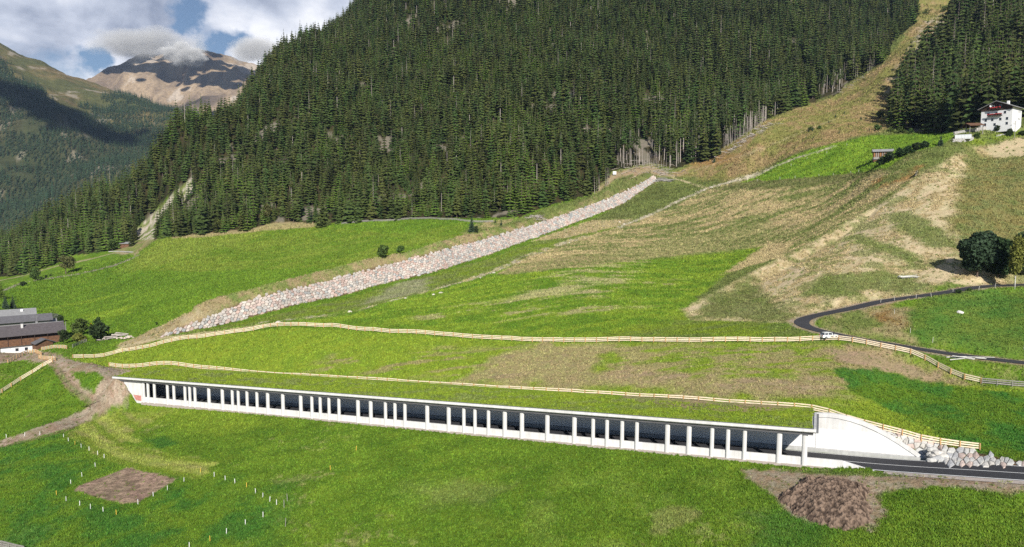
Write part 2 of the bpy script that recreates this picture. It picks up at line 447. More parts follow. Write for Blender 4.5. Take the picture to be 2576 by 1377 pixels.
inside = (t_ > 0.01) & (t_ < len(base) - 1.01)
zb = ZU[sub]
face = ZB + M1 * sd - 0.35
zt = ZB + M1 * W1
up2 = zt + M2 * (sd - W1); cr = zt + M2 * W2
flat = cr + 0 * sd; back = cr - 0.55 * (sd - W1 - W2 - 2.0)
prof = np.where(sd < W1, face, np.where(sd < W1 + W2, up2, np.where(sd < W1 + W2 + 2.0, flat, back)))
newz = np.where(inside & (sd > 0), np.where(sd < W1 + W2 + 2, np.where(sd < W1, prof, np.maximum(prof, -1e9)), np.maximum(zb, prof)), zb)
# ends: round the bank off
ende = np.where(t_ >= len(base) - 1.01, np.hypot(X_ - base[-1][0] - nrm[-1][0] * w1[-1], Y_ - base[-1][1] - nrm[-1][1] * w1[-1]), 1e9)
newz = np.where((ende < 1e8), np.maximum(zb, top[-1][2] - 0.5 * ende), newz)
ZU[sub] = newz

# ---- upper ground behind the back wall, lower ground before it
gt, gd = gal_inv(GX, GYY)
# height of the retained bank along the axis: full behind the gallery, falling with the wing wall to the road
WING = [(2055,1043),(2100,1044),(2150,1058),(2200,1080),(2250,1106),(2300,1136),(2337,1160)]
front = gd < (G_D + 0.35)
wl = np.where(gt > G_LEN + 2, np.clip((gt - G_LEN - 2) / 25 * 9 + 0.3, 0.3, 14), 0.3)
# left end: the side bank drapes round the portal
wmix = np.where(gt > G_LEN + 2, sstep(-0.5, 1.0, (gd - G_D + wl * .6) / wl * 0.5), (gd > G_D + 0.35).astype(float))
# right end: beyond the wing wall the boulder slope starts at the road's far side
rr = gt < 0
slope_start = G_D - 0.4
wr = sstep(0, 1, (gd - slope_start) / (3.0 + np.clip((-gt - 28) / 20, 0, 2) * 3))
WT = -20.0
wmix = np.where(gt < WT, wr, wmix)
mid = (gt <= 0) & (gt >= WT)
wmix = np.where(mid, (gd > G_D + 0.35).astype(float), wmix)
ZT = ZL * (1 - wmix) + ZU * wmix
# behind the wing wall the bank starts at its coping
def wing_h(u, v):
    Y = gal_Y(u, v, G_D); p = P(u, v, Y); t, d = gal_inv(p[0], p[1]); return t, p[2] - (GR[2] + G_SL * t)
WTOP = [wing_h(u, v) for u, v in [(2066,1040),(2085,1040),(2110,1043),(2140,1050),(2170,1060),(2200,1073),(2230,1089),(2260,1107),(2290,1127),(2315,1144),(2338,1158)]]
WTOP = [(-1.6, WTOP[0][1])] + [q for q in WTOP if q[0] < -1.9]
wt_ = np.array(WTOP[::-1])
ZU_full = ZU
hcap = np.interp(gt, wt_[:, 0], wt_[:, 1]) + GR[2] + G_SL * gt
capz = hcap - .2 + 1.9 * np.maximum(gd - G_D - .45, 0)
mcap = (gt < -1.0) & (gt > WT - 1.5) & (gd > G_D + .3) & (gd < G_D + 8)
ZT = np.where(mcap, np.minimum(ZT, capz), ZT)
# road bench: flat shelf for the road inside and to the right of the gallery
far_r = sstep(-36, -20, gt)
road_z = GR[2] + G_SL * gt
bench = (gd > -0.6) & (gd < G_D + 0.35) & (gt > WT) & (gt < G_LEN + 5)
ZT = np.where(bench, GR[2] + G_SL * gt - 0.25, ZT)
b2 = (gd > -0.6) & (gd < G_D - 0.3) & (gt <= WT)
ZT = np.where(b2, H_lo(GX, GYY) - 0.12 if False else ZL - 0.25, ZT)
# behind the walls the ground must not poke over the turf
rise = ZT - (GR[2] + G_SL * gt)
strip = (gd > G_D + 0.35) & (gd < 13.0) & (gt > 0) & (gt < G_LEN + 5)
ZT = np.where(strip, np.minimum(ZT, GR[2] + G_SL * gt + G_H + 0.1 + np.clip(gd - 10, 0, 4) * 0.3), ZT)
ZT = np.where((gd > G_D + 0.35) & (gd < 11.5) & (gt > 0) & (gt < G_LEN + 4), GR[2] + G_SL * gt + G_H - 0.05, ZT)
# the heap of spoil against the left end wall
mc = gal(G_LEN + 4.5, 0.5, 6.6)
md = np.hypot(GX - mc[0], (GYY - mc[1])) 
mnd = mc[2] - 0.95 * np.maximum(md - 1.0, 0) - 0.02 * md ** 2 + (fbm(GX / 1.5, GYY / 1.5, 4, 4) - 0.5) * 1.4
ZT = np.where((md < 16) & ~((gd > -0.7) & (gt < G_LEN + 5) & (gd > 0.2)), np.maximum(ZT, mnd), ZT)
# the hill road with its hairpin: a level bed cut into the slope
tf0 = Field(gA, gY, ZT)
HROAD = [(2700,712),(2600,716),(2506,719),(2462,721),(2396,734),(2323,744),(2214,758),(2162,772),(2108,783),(2043,795),(2018,801),(2004,808),(2006,816),(2025,824),(2060,832),(2094,840),(2140,850),(2200,860),(2290,874),(2348,885),(2470,901),(2576,913),(2700,926)]
hroad = np.array(resample([tf0.hit(u, v) for u, v in HROAD], 1.2)); hroad = smooth_line(hroad, it=14)
sub = (GX > 60) & (GX < 200) & (GYY > 120) & (GYY < 235)
d_, s_, t_ = seg_dist(GX[sub], GYY[sub], hroad)
rz_ = np.interp(t_, np.arange(len(hroad)), hroad[:, 2])
m_ = 1 - sstep(2.8, 6.5, d_)
zz = ZT[sub]; ZT[sub] = zz * (1 - m_) + (rz_ - 0.06) * m_
NOREL = np.ones(ZT.shape); NOREL[sub] = 1 - m_
# the main road's bed to the right of the gallery
nr_ = [gal(t, 1.0, -0.02) for t in np.arange(G_LEN + 4.5, -11.0, -3.0)] + [gal(-11.0, 1.0, -.02)] + [P(u, v, y) for (u, v, y) in ROAD_NEAR[3:]]
near = smooth_line(np.array(resample(nr_, 1.5)), it=30)
tn = np.gradient(near[:, :2], axis=0); tn /= np.linalg.norm(tn, axis=1)[:, None]
rn = np.stack([-tn[:, 1], tn[:, 0]], 1)                       # to the left of travel = away from the camera
RW = 7.25
sub = (GX > 55) & (GYY < 135)
d_, s_, t_ = seg_dist(GX[sub], GYY[sub], near); sd_ = d_ * s_
rz2 = np.interp(t_, np.arange(len(near)), near[:, 2]); gts = gt[sub]
zz = ZT[sub]
zu_ = np.where(mcap[sub], np.minimum(ZU[sub], capz[sub]), ZU[sub])
outr = (gts < WT) | ((gts < -10.5) & (sd_ < 4))
nb = np.where(sd_ < -1.5, zz * sstep(1.5, 6, -sd_) + (rz2 - .15) * (1 - sstep(1.5, 6, -sd_)), np.where(sd_ < RW + .25, rz2 - .12, rz2 + np.minimum(np.maximum(zu_ - rz2, 0.0), np.maximum(0, sd_ - RW - .25 - 1.3 * (1 - sstep(0, 6, WT - gts))) * 1.35)))
nb = np.where(sd_ > RW + .25, np.where(sd_ > 16, zu_, nb), nb)
ZT[sub] = np.where(outr, nb, zz)
# small relief
ZT = ZT + (fbm(GX / 9, GYY / 9, 4, 3) - 0.5) * np.clip((np.abs(gd + 3) - 4) / 20, 0.0, 1) * np.where(gd < 0, 0.5, 0.9) * NOREL
rugged = sstep(480, 600, GYY)
ZT = ZT + (fbm(GX / 60, GYY / 60, 4, 9) - 0.5) * 24 * rugged
tf = Field(gA, gY, ZT)
def ground(u, v, ymin=0.0): return tf.hit(u, v, ymin)
def gz(x, y): return float(tf.z(np.array([x]), np.array([y]))[0])
# ------------------------------------------------------------------ what grows where: real colours of the ground, laid out in world space
def poly_world(px, step=26, ymin=0.0):
    pts = resample(px + [px[0]], step)[:-1]
    return np.array([ground(p[0], p[1], ymin)[:2] for p in pts])

def poly_mask(px, soft, jit=0.0, jscale=4.0, seed=0, X=None, Y=None, world=False, ymin=0.0):
    X = GX if X is None else X; Y = GYY if Y is None else Y
    pw = np.array(px) if world else poly_world(px, ymin=ymin)
    pad = soft + jit + 1
    box = (X > pw[:, 0].min() - pad) & (X < pw[:, 0].max() + pad) & (Y > pw[:, 1].min() - pad) & (Y < pw[:, 1].max() + pad)
    x, y = X[box], Y[box]
    d = np.full(x.shape, 1e9); ins = np.zeros(x.shape, bool)
    n = len(pw)
    for i in range(n):
        ax, ay = pw[i]; bx, by = pw[(i + 1) % n]; dx, dy = bx - ax, by - ay; l2 = dx * dx + dy * dy + 1e-9
        t = np.clip(((x - ax) * dx + (y - ay) * dy) / l2, 0, 1)
        d = np.minimum(d, (x - ax - t * dx) ** 2 + (y - ay - t * dy) ** 2)
        c = ((ay > y) != (by > y)); ins ^= c & (x < (bx - ax) * (y - ay) / (by - ay + 1e-12) + ax)
    sd = np.sqrt(d) * np.where(ins, 1, -1)
    if jit: sd = sd + (fbm(x / jscale, y / jscale, 5, seed, 0.65) - 0.5) * 2 * jit * 1.6
    m = np.zeros(X.shape); m[box] = sstep(-soft, soft, sd)
    return m

def line_mask(px, half, soft=0.4, jit=0.0, jscale=2.0, seed=0, ymin=0.0, pts=None):
    pl = pts if pts is not None else [ground(u, v, ymin)[:2] for u, v in resample(px, 14)]
    pl = np.array(pl); pad = half + jit + 2
    box = (GX > pl[:, 0].min() - pad) & (GX < pl[:, 0].max() + pad) & (GYY > pl[:, 1].min() - pad) & (GYY < pl[:, 1].max() + pad)
    x, y = GX[box], GYY[box]
    d, _, _ = seg_dist(x, y, pl)
    if jit: d = d + (fbm(x / jscale, y / jscale, 4, seed) - 0.5) * 2 * jit
    m = np.zeros(GX.shape); m[box] = 1 - sstep(half - soft, half + soft, d)
    return m

LUSH = np.array([.102, .184, .016]); LUSHD = np.array([.040, .115, .016]); YGRN = np.array([.205, .280, .026]); OLIVE = np.array([.135, .165, .045])
DOLIVE = np.array([.075, .090, .025]); TAN = np.array([.43, .345, .18]); PTAN = np.array([.50, .41, .25]); SOIL = np.array([.30, .212, .140]); PSOIL = np.array([.42, .35, .26])
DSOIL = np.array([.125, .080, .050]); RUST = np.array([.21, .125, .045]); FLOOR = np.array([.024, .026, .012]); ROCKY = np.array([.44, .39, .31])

streak = fbm((GX * .97 + GYY * .22) / 16, (GYY * .97 - GX * .22) / 3.2, 5, 51)        # long across the slope
tuft = fbm(GX / 1.1, GYY / 1.1, 4, 77, 0.7)
patch = fbm(GX / 22, GYY / 22, 5, 31)
midn = fbm(GX / 5, GYY / 5, 5, 41, 0.62)

COL = LUSH[None, None] * np.ones(GX.shape + (1,))
def put(m, c, op=1.0):
    global COL
    m = (m * op)[..., None]
    COL = COL * (1 - m) + np.asarray(c) * m
def two(c0, c1, n, lo=.35, hi=.65):
    t = sstep(lo, hi, n)[..., None]
    return c0 * (1 - t) + c1 * t
# foreground meadow
COL = two(LUSH * 0.88, LUSH * .85 + YGRN * .24, midn * .4 + patch * .3 + streak * .3, .36, .66)
put(((GX > 60) & (GYY > 205)).astype(float), two(OLIVE * 1.1, DOLIVE * 1.6, midn), 1)
put(sstep(.56, .66, fbm(GX / 10, GYY / 6, 5, 91, .6) * .6 + tuft * .4) * sstep(.5, .56, patch), two(OLIVE * 1.5, TAN * .8, tuft), .35)
fd = poly_mask([(1250,1250),(1400,1210),(1800,1210),(1900,1377),(1500,1500),(1300,1377)], 12, 6, 12, 3)
put(fd * sstep(.52, .64, midn), OLIVE * 1.4, .22)
put(poly_mask([(1620,1290),(1720,1270),(1760,1300),(1660,1350)], 1.0, 1.6, 2.0, 5), TAN * .75, .3)
put(poly_mask([(360,1105),(420,1100),(450,1118),(400,1130)], .6, .8, 1.5, 6), LUSHD * 1.1, .8)
put(poly_mask([(1000,1240),(1080,1215),(1290,1220),(1240,1250),(1100,1275)], 3, 3, 5, 7), OLIVE * 1.15, .6)
put(poly_mask([(0,1120),(170,1080),(200,1130),(290,1170),(180,1232),(320,1268),(450,1205),(700,1220),(720,1377),(0,1450),(-400,1400),(-400,1200)], 5, 3, 7, 8), two(LUSHD * 1.25, LUSH, midn), .85)
put(poly_mask([(1900,1290),(2010,1262),(2090,1330),(2060,1400),(1870,1400)], 3, 2, 4, 9), LUSHD * 1.2, .7)
# mown strips
mow = poly_mask([(165,1095),(215,1060),(300,1035),(420,1040),(340,1085),(300,1120),(400,1135),(545,1165),(505,1203),(440,1195),(330,1172),(250,1150),(200,1110)], .8, .8, 2.5, 12)
mst = (0.5 + 0.5 * np.sin((GYY * .9 + GX * .5) * 1.25 + fbm(GX / 14, GYY / 14, 3, 5) * 16)) * .55 + midn * .45
put(mow, two(YGRN * .82 + TAN * .10, TAN * .40 + YGRN * .45, mst * .6 + tuft * .4, .3, .7), .95)
for i, (ln, c) in enumerate([([(205,1068),(235,1098),(270,1128),(330,1152),(420,1163),(540,1168)], 1), ([(232,1058),(262,1090),(300,1118),(350,1134),(430,1148),(520,1160)], 0), ([(262,1048),(292,1080),(325,1105),(350,1112)], 1), ([(228,1118),(275,1146),(340,1166),(420,1180),(520,1188)], 1),
        ([(250,1136),(300,1160),(380,1180),(500,1200)], 0), ([(300,1040),(325,1062),(345,1082)], 0), ([(185,1090),(225,1118),(262,1142)], 0)]):
    put(line_mask(ln, .75, .4, .5, 3, 90 + i), (YGRN * .8 + TAN * .26) if c else (YGRN * .5 + LUSH * .35), .85)
put(poly_mask([(330,1015),(520,1010),(700,1060),(560,1090),(340,1060)], 4, 3, 5, 13), YGRN, .55)
# between the fences and on the roof
put(poly_mask([(180,903),(400,858),(740,824),(1290,860),(2110,864),(2310,900),(2465,970),(2640,985),(2640,1250),(2337,1168),(2050,1045),(1200,1014),(320,948)], .6, .3), two(YGRN * .95, YGRN * .72 + LUSH * .3, midn * .5 + streak * .5), 1)
put(poly_mask([(1150,960),(1250,900),(1360,868),(1535,868),(1530,925),(1700,942),(2130,950),(2150,990),(2000,1003),(1700,990),(1290,968)], 3, 5, 7, 14), two(SOIL * 1.15, SOIL * .9 + OLIVE * .5, tuft), .72)
put(poly_mask([(1540,868),(2110,866),(2350,925),(2130,1000),(1520,950)], 4, 3, 5, 15) * sstep(.36, .6, fbm(GX / 5, GYY / 1.6, 5, 61)), SOIL * 1.15, .6)
put(poly_mask([(2060,880),(2200,872),(2320,915),(2440,966),(2330,960),(2200,930),(2130,920)], 2, 2.5, 4, 16), SOIL * 1.1, .85)
put(poly_mask([(840,900),(1300,870),(1300,960),(760,935)], 5, 4, 6, 17) * sstep(.47, .62, fbm(GX / 9, GYY / 2, 5, 62)), SOIL, .6)
put(poly_mask([(1650,1012),(1900,1030),(2010,1045),(1850,1048),(1700,1035)], .6, .9, 2, 18), SOIL, .75)
put(poly_mask([(2098,926),(2220,930),(2300,956),(2400,972),(2470,980),(2640,990),(2700,1240),(2500,1160),(2420,1120),(2330,1075),(2240,1030),(2150,990),(2105,945)], .6, 1.3, 3, 19), two(LUSHD * 1.35, LUSH * .95, midn), .97)
# basin lawn
put(poly_mask([(740,818),(900,785),(1080,735),(1250,693),(1290,690),(1600,655),(1925,618),(1820,695),(1715,785),(1900,805),(1985,815),(2110,845),(1480,852),(1290,848)], 1.5, 1.5, 5, 20), two(LUSH, YGRN * .8 + LUSH * .2, streak * .6 + midn * .4), 1)
put(poly_mask([(1240,780),(1380,690),(1520,650),(1620,660),(1560,720),(1400,760)], 5, 6, 9, 21) * sstep(.44, .6, streak), PTAN * .62 + OLIVE * .4, .7)
put(poly_mask([(1000,790),(1700,700),(1700,760),(1200,820)], 6, 5, 9, 22) * sstep(.6, .7, streak), PTAN * .7, .6)
put(poly_mask([(1480,852),(1740,790),(2000,818),(2110,848)], 3, 3, 5, 23), two(OLIVE, YGRN * .75, streak), .8)
# avalanche track: olive and straw in long streaks
put(poly_mask([(1250,690),(1330,645),(1440,606),(1560,570),(1700,520),(1780,474),(1900,443),(2230,430),(2320,434),(2126,562),(1960,650),(1925,620),(1600,656),(1290,691)], 1.5, 1.5, 4, 24), two(OLIVE, TAN * .9, streak * .65 + tuft * .35, .36, .64), 1)
put(poly_mask([(1800,474),(1900,450),(2100,435),(2240,430),(2100,462),(1860,480)], 3, 2.5, 6, 25), DOLIVE * 1.3, .8)
put(poly_mask([(1260,688),(1380,650),(1560,640),(1500,660),(1290,690)], 2, 2, 5, 26), two(TAN * .8, OLIVE, tuft), .7)
put(poly_mask([(1500,645),(1700,600),(1900,560),(2000,590),(1900,625),(1600,655)], 5, 4, 8, 27), two(OLIVE * .95, OLIVE * .7 + TAN * .4, tuft), .7)
put(poly_mask([(1850,670),(1935,610),(2000,612),(1960,650),(1815,692)], 1, 1.5, 4, 28), TAN * .95, .9)
# strip at the foot of the embankment
put(poly_mask([(470,840),(690,795),(860,755),(1000,715),(1240,650),(1350,608),(1480,560),(1560,570),(1440,605),(1330,645),(1180,705),(1060,738),(920,775),(700,808)], 1, 1, 3, 29), two(YGRN * .6 + LUSH * .2, OLIVE, midn * .5 + streak * .5), 1)
put(poly_mask([(1330,610),(1480,558),(1580,530),(1610,545),(1550,572),(1420,600)], 1, 1.6, 4, 30), two(PTAN * .85, TAN * .8, tuft), .9)
put(poly_mask([(1480,556),(1570,515),(1660,458),(1780,474),(1600,552)], 1.5, 1.5, 4, 31), two(DOLIVE * 1.3, OLIVE, streak), .95)
put(poly_mask([(1690,450),(1780,470),(1900,440),(2000,400),(1860,400),(1740,418)], 2, 2, 5, 32), two(DOLIVE * 1.4, OLIVE * 1.1, streak), .9)
put(poly_mask([(900,770),(1010,710),(1080,700),(1070,735)], 2, 2, 3, 33), ROCKY * .7, .45)
# hay ridge
hay = [(2317,438),(2229,506),(2126,564),(2024,622),(1956,656),(1894,684),(1800,737),(1717,780),(1740,805),(1985,812),(2180,772),(2330,745),(2490,716),(2700,720),(2700,340),(2450,370)]
drift = fbm((GX * .7 + GYY * .7) / 12, (GYY * .7 - GX * .7) / 4, 5, 71)
put(poly_mask(hay, 1.5, 1.0, 3, 34), two(TAN * .9, PTAN * 1.08, drift * .6 + tuft * .4, .38, .62), 1)
put(poly_mask(hay, 1.5, 1.0, 3, 34) * sstep(.53, .62, midn * .5 + patch * .5), OLIVE * 1.2, .7)
for i, (pp, c) in enumerate([([(2220,540),(2290,532),(2390,585),(2410,625),(2330,620),(2250,575)], OLIVE * 1.0), ([(2080,690),(2240,680),(2350,720),(2300,745),(2190,730),(2100,752),(2020,740)], OLIVE * 1.05),
         ([(1740,800),(1800,738),(1890,690),(1920,740),(2000,790),(1980,812),(1850,805)], DOLIVE * 1.5), ([(1960,640),(2080,690),(2050,670),(2020,655)], OLIVE), ([(2170,620),(2260,650),(2240,660)], OLIVE), ([(2120,600),(2160,590),(2330,650),(2300,668)], OLIVE * 1.1),
         ([(2400,700),(2480,722),(2330,745)], LUSH * .9)]):
    put(poly_mask(pp, 2, 2.5, 4, 100 + i), two(c, c * .8 + LUSH * .3, tuft), .85)
put(poly_mask([(2440,375),(2500,395),(2700,380),(2700,640),(2420,620),(2380,560)], 3, 3, 5, 36), two(RUST * .5 + OLIVE * .7, OLIVE * 1.0, midn * .6 + tuft * .4), .9)
put(poly_mask([(2190,455),(2240,440),(2320,415),(2290,450),(2200,480)], 2, 2, 3, 37), two(RUST * 1.3, OLIVE, midn), .9)
put(poly_mask([(2480,372),(2560,345),(2700,335),(2700,385),(2500,395)], 1.5, 2, 3, 38), PTAN * .9, .9)
put(poly_mask([(2400,348),(2600,318),(2700,312),(2700,345),(2560,345),(2450,368)], 1.5, 1.5, 3, 39), two(OLIVE * 1.2, YGRN * .8, midn), .9)
# bright meadow above
put(poly_mask([(1862,460),(1930,425),(2000,390),(2090,362),(2190,341),(2390,335),(2400,345),(2370,365),(2290,385),(2230,425),(2190,430),(2050,445)], .6, .3, 3, 40), two(LUSH * 1.05, LUSH * .8 + YGRN * .4, streak), 1)
# slope between the woods
gul = [(1740,415),(1815,375),(1930,303),(1990,278),(2110,238),(2130,215),(2225,160),(2300,60),(2310,-60),(2440,-60),(2410,30),(2340,150),(2250,235),(2235,325),(2190,338),(2080,362),(1990,390),(1860,458),(1680,440)]
upm = poly_mask(gul, 4, 3, 9, 41)
slopec = two(OLIVE * .85 + RUST * .35, TAN * .42 + RUST * .45, midn * .5 + patch * .5, .4, .62)
slopec = slopec * (.8 + .5 * tuft[..., None])
put(upm, slopec, 1)
put(poly_mask([(1720,415),(1800,385),(1860,395),(1800,420)], 3, 3, 5, 42), RUST * 1.4, .8)
put(poly_mask([(2240,200),(2320,60),(2440,0),(2340,180),(2260,260)], 8, 8, 12, 43) * sstep(.48, .6, midn), ROCKY * .9, .8)
# woodland floor, decided in world space from the edge of the wood
EDGE = [(-400,760),(-200,722),(0,697),(60,692),(130,668),(190,642),(300,628),(380,606),(410,602),(500,590),(590,587),(640,577),(680,562),(790,563),(860,561),(1000,553),(1100,549),(1200,549),(1310,546),(1370,521),(1490,488),(1540,430),(1640,410),(1700,425),(1740,411),(1800,401),(1818,371),(1930,301),(1990,276),(2108,237),(2125,215),(2225,155),(2240,112),(2300,60),(2310,0),(2330,-100)]
ew = np.array([ground(u, v)[:2] for u, v in resample(EDGE, 20)])
eA = ew[:, 0] / ew[:, 1]; o_ = np.argsort(eA); EDGE_A, EDGE_Y = eA[o_], ew[:, 1][o_]
EDGE_R = [(2236,322),(2300,331),(2400,334),(2470,312),(2576,296),(2800,285)]
er = np.array([ground(u, v)[:2] for u, v in EDGE_R]); ER_A, ER_Y = er[:, 0] / er[:, 1], er[:, 1]
LEFTR = np.array([ground(u, v, 350)[:2] for u, v in [(2236,322),(2258,250),(2310,170),(2380,90),(2430,0),(2470,-100)]]); LR_Y, LR_A = LEFTR[:, 1], LEFTR[:, 0] / LEFTR[:, 1]
RAV = np.array([ground(u, v, 430)[:2] for u, v in [(322,606),(355,560),(400,520),(455,470),(478,452),(496,470),(470,500),(430,540),(400,585),(385,606)]])
def in_poly(x, y, pw):
    ins = np.zeros(x.shape, bool); n = len(pw)
    for i in range(n):
        ax, ay = pw[i]; bx, by = pw[(i + 1) % n]
        ins ^= ((ay > y) != (by > y)) & (x < (bx - ax) * (y - ay) / (by - ay + 1e-12) + ax)
    return ins
def wooded(x, y, ravine=True):
    a = x / y
    m = y > np.interp(a, EDGE_A, EDGE_Y, right=1e9)
    r = (y > np.interp(a, ER_A, ER_Y, left=1e9)) & (a > np.interp(y, LR_Y, LR_A))
    w = m | r
    if ravine: w &= ~in_poly(x, y, RAV)
    return w
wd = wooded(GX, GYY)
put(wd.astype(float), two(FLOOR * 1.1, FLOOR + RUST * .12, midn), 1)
put(wd * sstep(.68, .72, fbm(GX / 20, GYY / 20, 4, 88)), ROCKY * .6, .6)
put(poly_mask([(322,606),(355,560),(400,520),(455,470),(478,452),(496,470),(470,500),(430,540),(400,585),(385,606)], 2, 2, 4, 44, ymin=430), two(OLIVE * 1.2, ROCKY, midn, .45, .58), 1)
put(poly_mask([(1490,490),(1545,432),(1640,418),(1700,445),(1650,440),(1575,455)], 1.5, 1.5, 4, 45), two(SOIL * .8 + RUST * .3, PTAN * .6, tuft), .95)
# meadows on the left
lm = [(20,728),(60,706),(200,690),(272,682),(400,603),(500,592),(620,583),(680,566),(790,566),(860,563),(1000,555),(1165,552),(1250,575),(1166,592),(1063,626),(944,650),(859,672),(784,691),(700,711),(604,735),(512,767),(420,814),(341,850),(290,850),(170,850),(0,800),(-400,900),(-400,760)]
put(poly_mask(lm, .8, .6, 3, 46), two(LUSH * .95, LUSH * .85 + YGRN * .2, patch * .5 + streak * .5), 1)
put(poly_mask([(272,682),(400,603),(500,592),(620,583),(680,566),(790,566),(900,580),(1010,590),(1165,560),(1170,590),(1063,626),(860,676),(770,676),(500,684)], 1, 1.5, 9, 47), two(LUSH * .7 + YGRN * .2, YGRN * .62 + OLIVE * .25, patch * .6 + streak * .4, .4, .62), .9)
put(poly_mask([(400,606),(520,592),(650,590),(560,625),(430,660),(300,682)], 8, 4, 9, 48), YGRN * .75 + TAN * .12, .6)
put(poly_mask([(400,602),(500,588),(640,574),(690,560),(790,560),(800,570),(640,583),(500,598)], 1, 1, 4, 49), TAN * .8, .8)
put(poly_mask([(1160,590),(1200,560),(1290,548),(1330,560),(1270,572)], 1.5, 1.5, 4, 50), two(TAN * .75, OLIVE, midn), .9)
for i, pp in enumerate([[(100,780),(250,750),(330,735),(220,765)], [(200,795),(330,770),(330,790),(230,810)], [(480,790),(560,770),(540,800)]]):
    put(poly_mask(pp, 3, 3, 6, 120 + i), YGRN * 1.1, .5)
put(poly_mask([(8,712),(70,700),(180,668),(280,640),(340,640),(260,664),(150,690),(20,726)], .6, .5, 3, 52), two(LUSH * .95, LUSH * .8 + YGRN * .3, midn), 1)
put(poly_mask([(340,640),(400,603),(380,600),(330,606),(290,632)], 2, 2, 4, 53), two(OLIVE * 1.2, TAN * .6, midn), .9)
put(line_mask([(-100,752),(0,736),(60,712),(200,690),(290,668),(330,652),(345,645)], 1.3, .5), ROCKY * .55, .9)
put(line_mask([(0,706),(60,694),(150,668),(230,652),(290,636),(345,640)], 1.4, .7, 1.0), PTAN * .7, .8)
# embankment: straw grass above the stones
cp = np.array([q[:2] for q in crest] + [q[:2] + n * 2.5 for q, n in zip(crest, nrm)][::-1])
eb = np.array([q[:2] for q in base] + [q[:2] + n * 2.2 for q, n in zip(crest, nrm)][::-1])
put(poly_mask(eb, .4, .5, 3, 54, world=True), two(TAN * .72, OLIVE * 1.3, midn * .6 + tuft * .4, .4, .6), 1)
put(poly_mask([(1480,505),(1575,455),(1635,432),(1650,446),(1610,462),(1440,530),(1330,562)], 2, 2, 4, 55), two(OLIVE, DOLIVE * 1.5, midn), .8)
put(poly_mask([(1170,591),(1250,570),(1310,549),(1380,521),(1490,490),(1545,452),(1590,440),(1575,457),(1493,498),(1370,543),(1270,572)], 1.2, 1.2, 4, 57), two(DOLIVE * 1.4, OLIVE * 1.1, midn), .95)
put(poly_mask([(290,870),(345,848),(512,768),(560,770),(457,833),(400,852),(330,880)], .8, 1, 3, 56), two(TAN * .8, PTAN * .7, tuft), .95)
# ditch and paths
dpat = sstep(.38, .6, fbm(GX / 6, GYY / 6, 4, 66))
DITCH = [(660,812),(700,806),(800,797),(920,775),(1060,738),(1180,705),(1250,680),(1330,645),(1440,605),(1560,571),(1640,540),(1710,505),(1780,474),(1900,440),(2000,400),(2100,368)]
put(line_mask(DITCH[:6], 1.5, .7, .9, 2.0, 60) * dpat, two(ROCKY, PTAN * .9, tuft), .85)
put(line_mask(DITCH[5:10], 2.6, .8, 1.6, 3.0, 61) * dpat, two(ROCKY, TAN * .9, tuft), .8)
put(line_mask(DITCH[9:], 1.3, .5, 1.0, 3.0, 62) * (dpat * .6 + .4), ROCKY * 1.1, .85)
put(line_mask([(1690,447),(1780,474)], .9, .3, .4), PTAN, .9)
put(line_mask([(1640,443),(1700,445),(1760,425),(1900,380),(2100,300)], .9, .5, 1.0), PTAN * .8, .4)
# bare ground on the left
dirt = [(120,885),(185,908),(245,918),(290,925),(350,935),(330,948),(318,958),(345,1008),(310,1022),(262,1034),(215,1062),(160,1082),(60,1108),(0,1124),(-200,1160),(-200,1130),(0,1108),(90,1078),(170,1052),(222,1020),(200,1000),(160,960),(130,920),(60,905),(0,915),(-60,935),(-100,905),(0,885),(90,885)]
put(poly_mask(dirt, .5, .9, 2.5, 63), two(SOIL * .95, PSOIL * .85, midn * .5 + tuft * .5), 1)
put(poly_mask([(176,935),(225,935),(262,950),(236,990),(205,975)], .4, .6, 1.5, 64), LUSH, 1)
put(line_mask([(148,925),(170,962),(205,995),(240,1012)], .35, .2), LUSHD * 1.2 + SOIL * .3, .6)
put(poly_mask([(240,990),(275,955),(300,945),(325,960),(335,985),(345,1008),(300,1012)], .6, .8, 1.2, 65), two(PSOIL, SOIL * .9, tuft), .9)
put(poly_mask([(345,1010),(318,975),(330,975),(360,1005),(420,1012),(350,1018)], .4, .5, 1.2, 66), LUSH, .9)
put(line_mask([(0,1000),(60,960),(110,930)], .8, .4, .5), YGRN, .5)
put(poly_mask([(2190,1068),(2250,1084),(2300,1100),(2370,1118),(2436,1134),(2510,1151),(2650,1176),(2650,1188),(2480,1176),(2345,1166)], .3, .3, 1.5, 84), DSOIL * 1.1, .95)
put(line_mask([(300,876),(340,864),(400,852),(480,843),(590,828),(700,813)], 1.0, .5, .9, 2.0, 91), PTAN * .95, .8)
for ru in ([(128,912),(146,940),(168,972),(200,1000),(238,1024),(262,1034)], [(140,912),(158,938),(180,966),(214,994),(250,1014),(275,1024)], [(262,1040),(215,1062),(160,1086),(60,1112),(0,1126)], [(240,1034),(200,1056),(150,1076),(60,1102),(0,1116)]):
    put(line_mask(ru, .3, .25, .3, 1.5, 95), SOIL * .62, .6)
# bare plot
put(poly_mask([(318,1176),(445,1204),(420,1222),(352,1262),(310,1267),(250,1252),(186,1233),(200,1222),(290,1188)], .25, .35, 1.2, 67), two(SOIL * np.array([.62, .62, .66]), SOIL * np.array([1.2, 1.2, 1.3]), fbm(GX / 2.2, GYY / .6, 4, 68) * .6 + tuft * .4), 1)
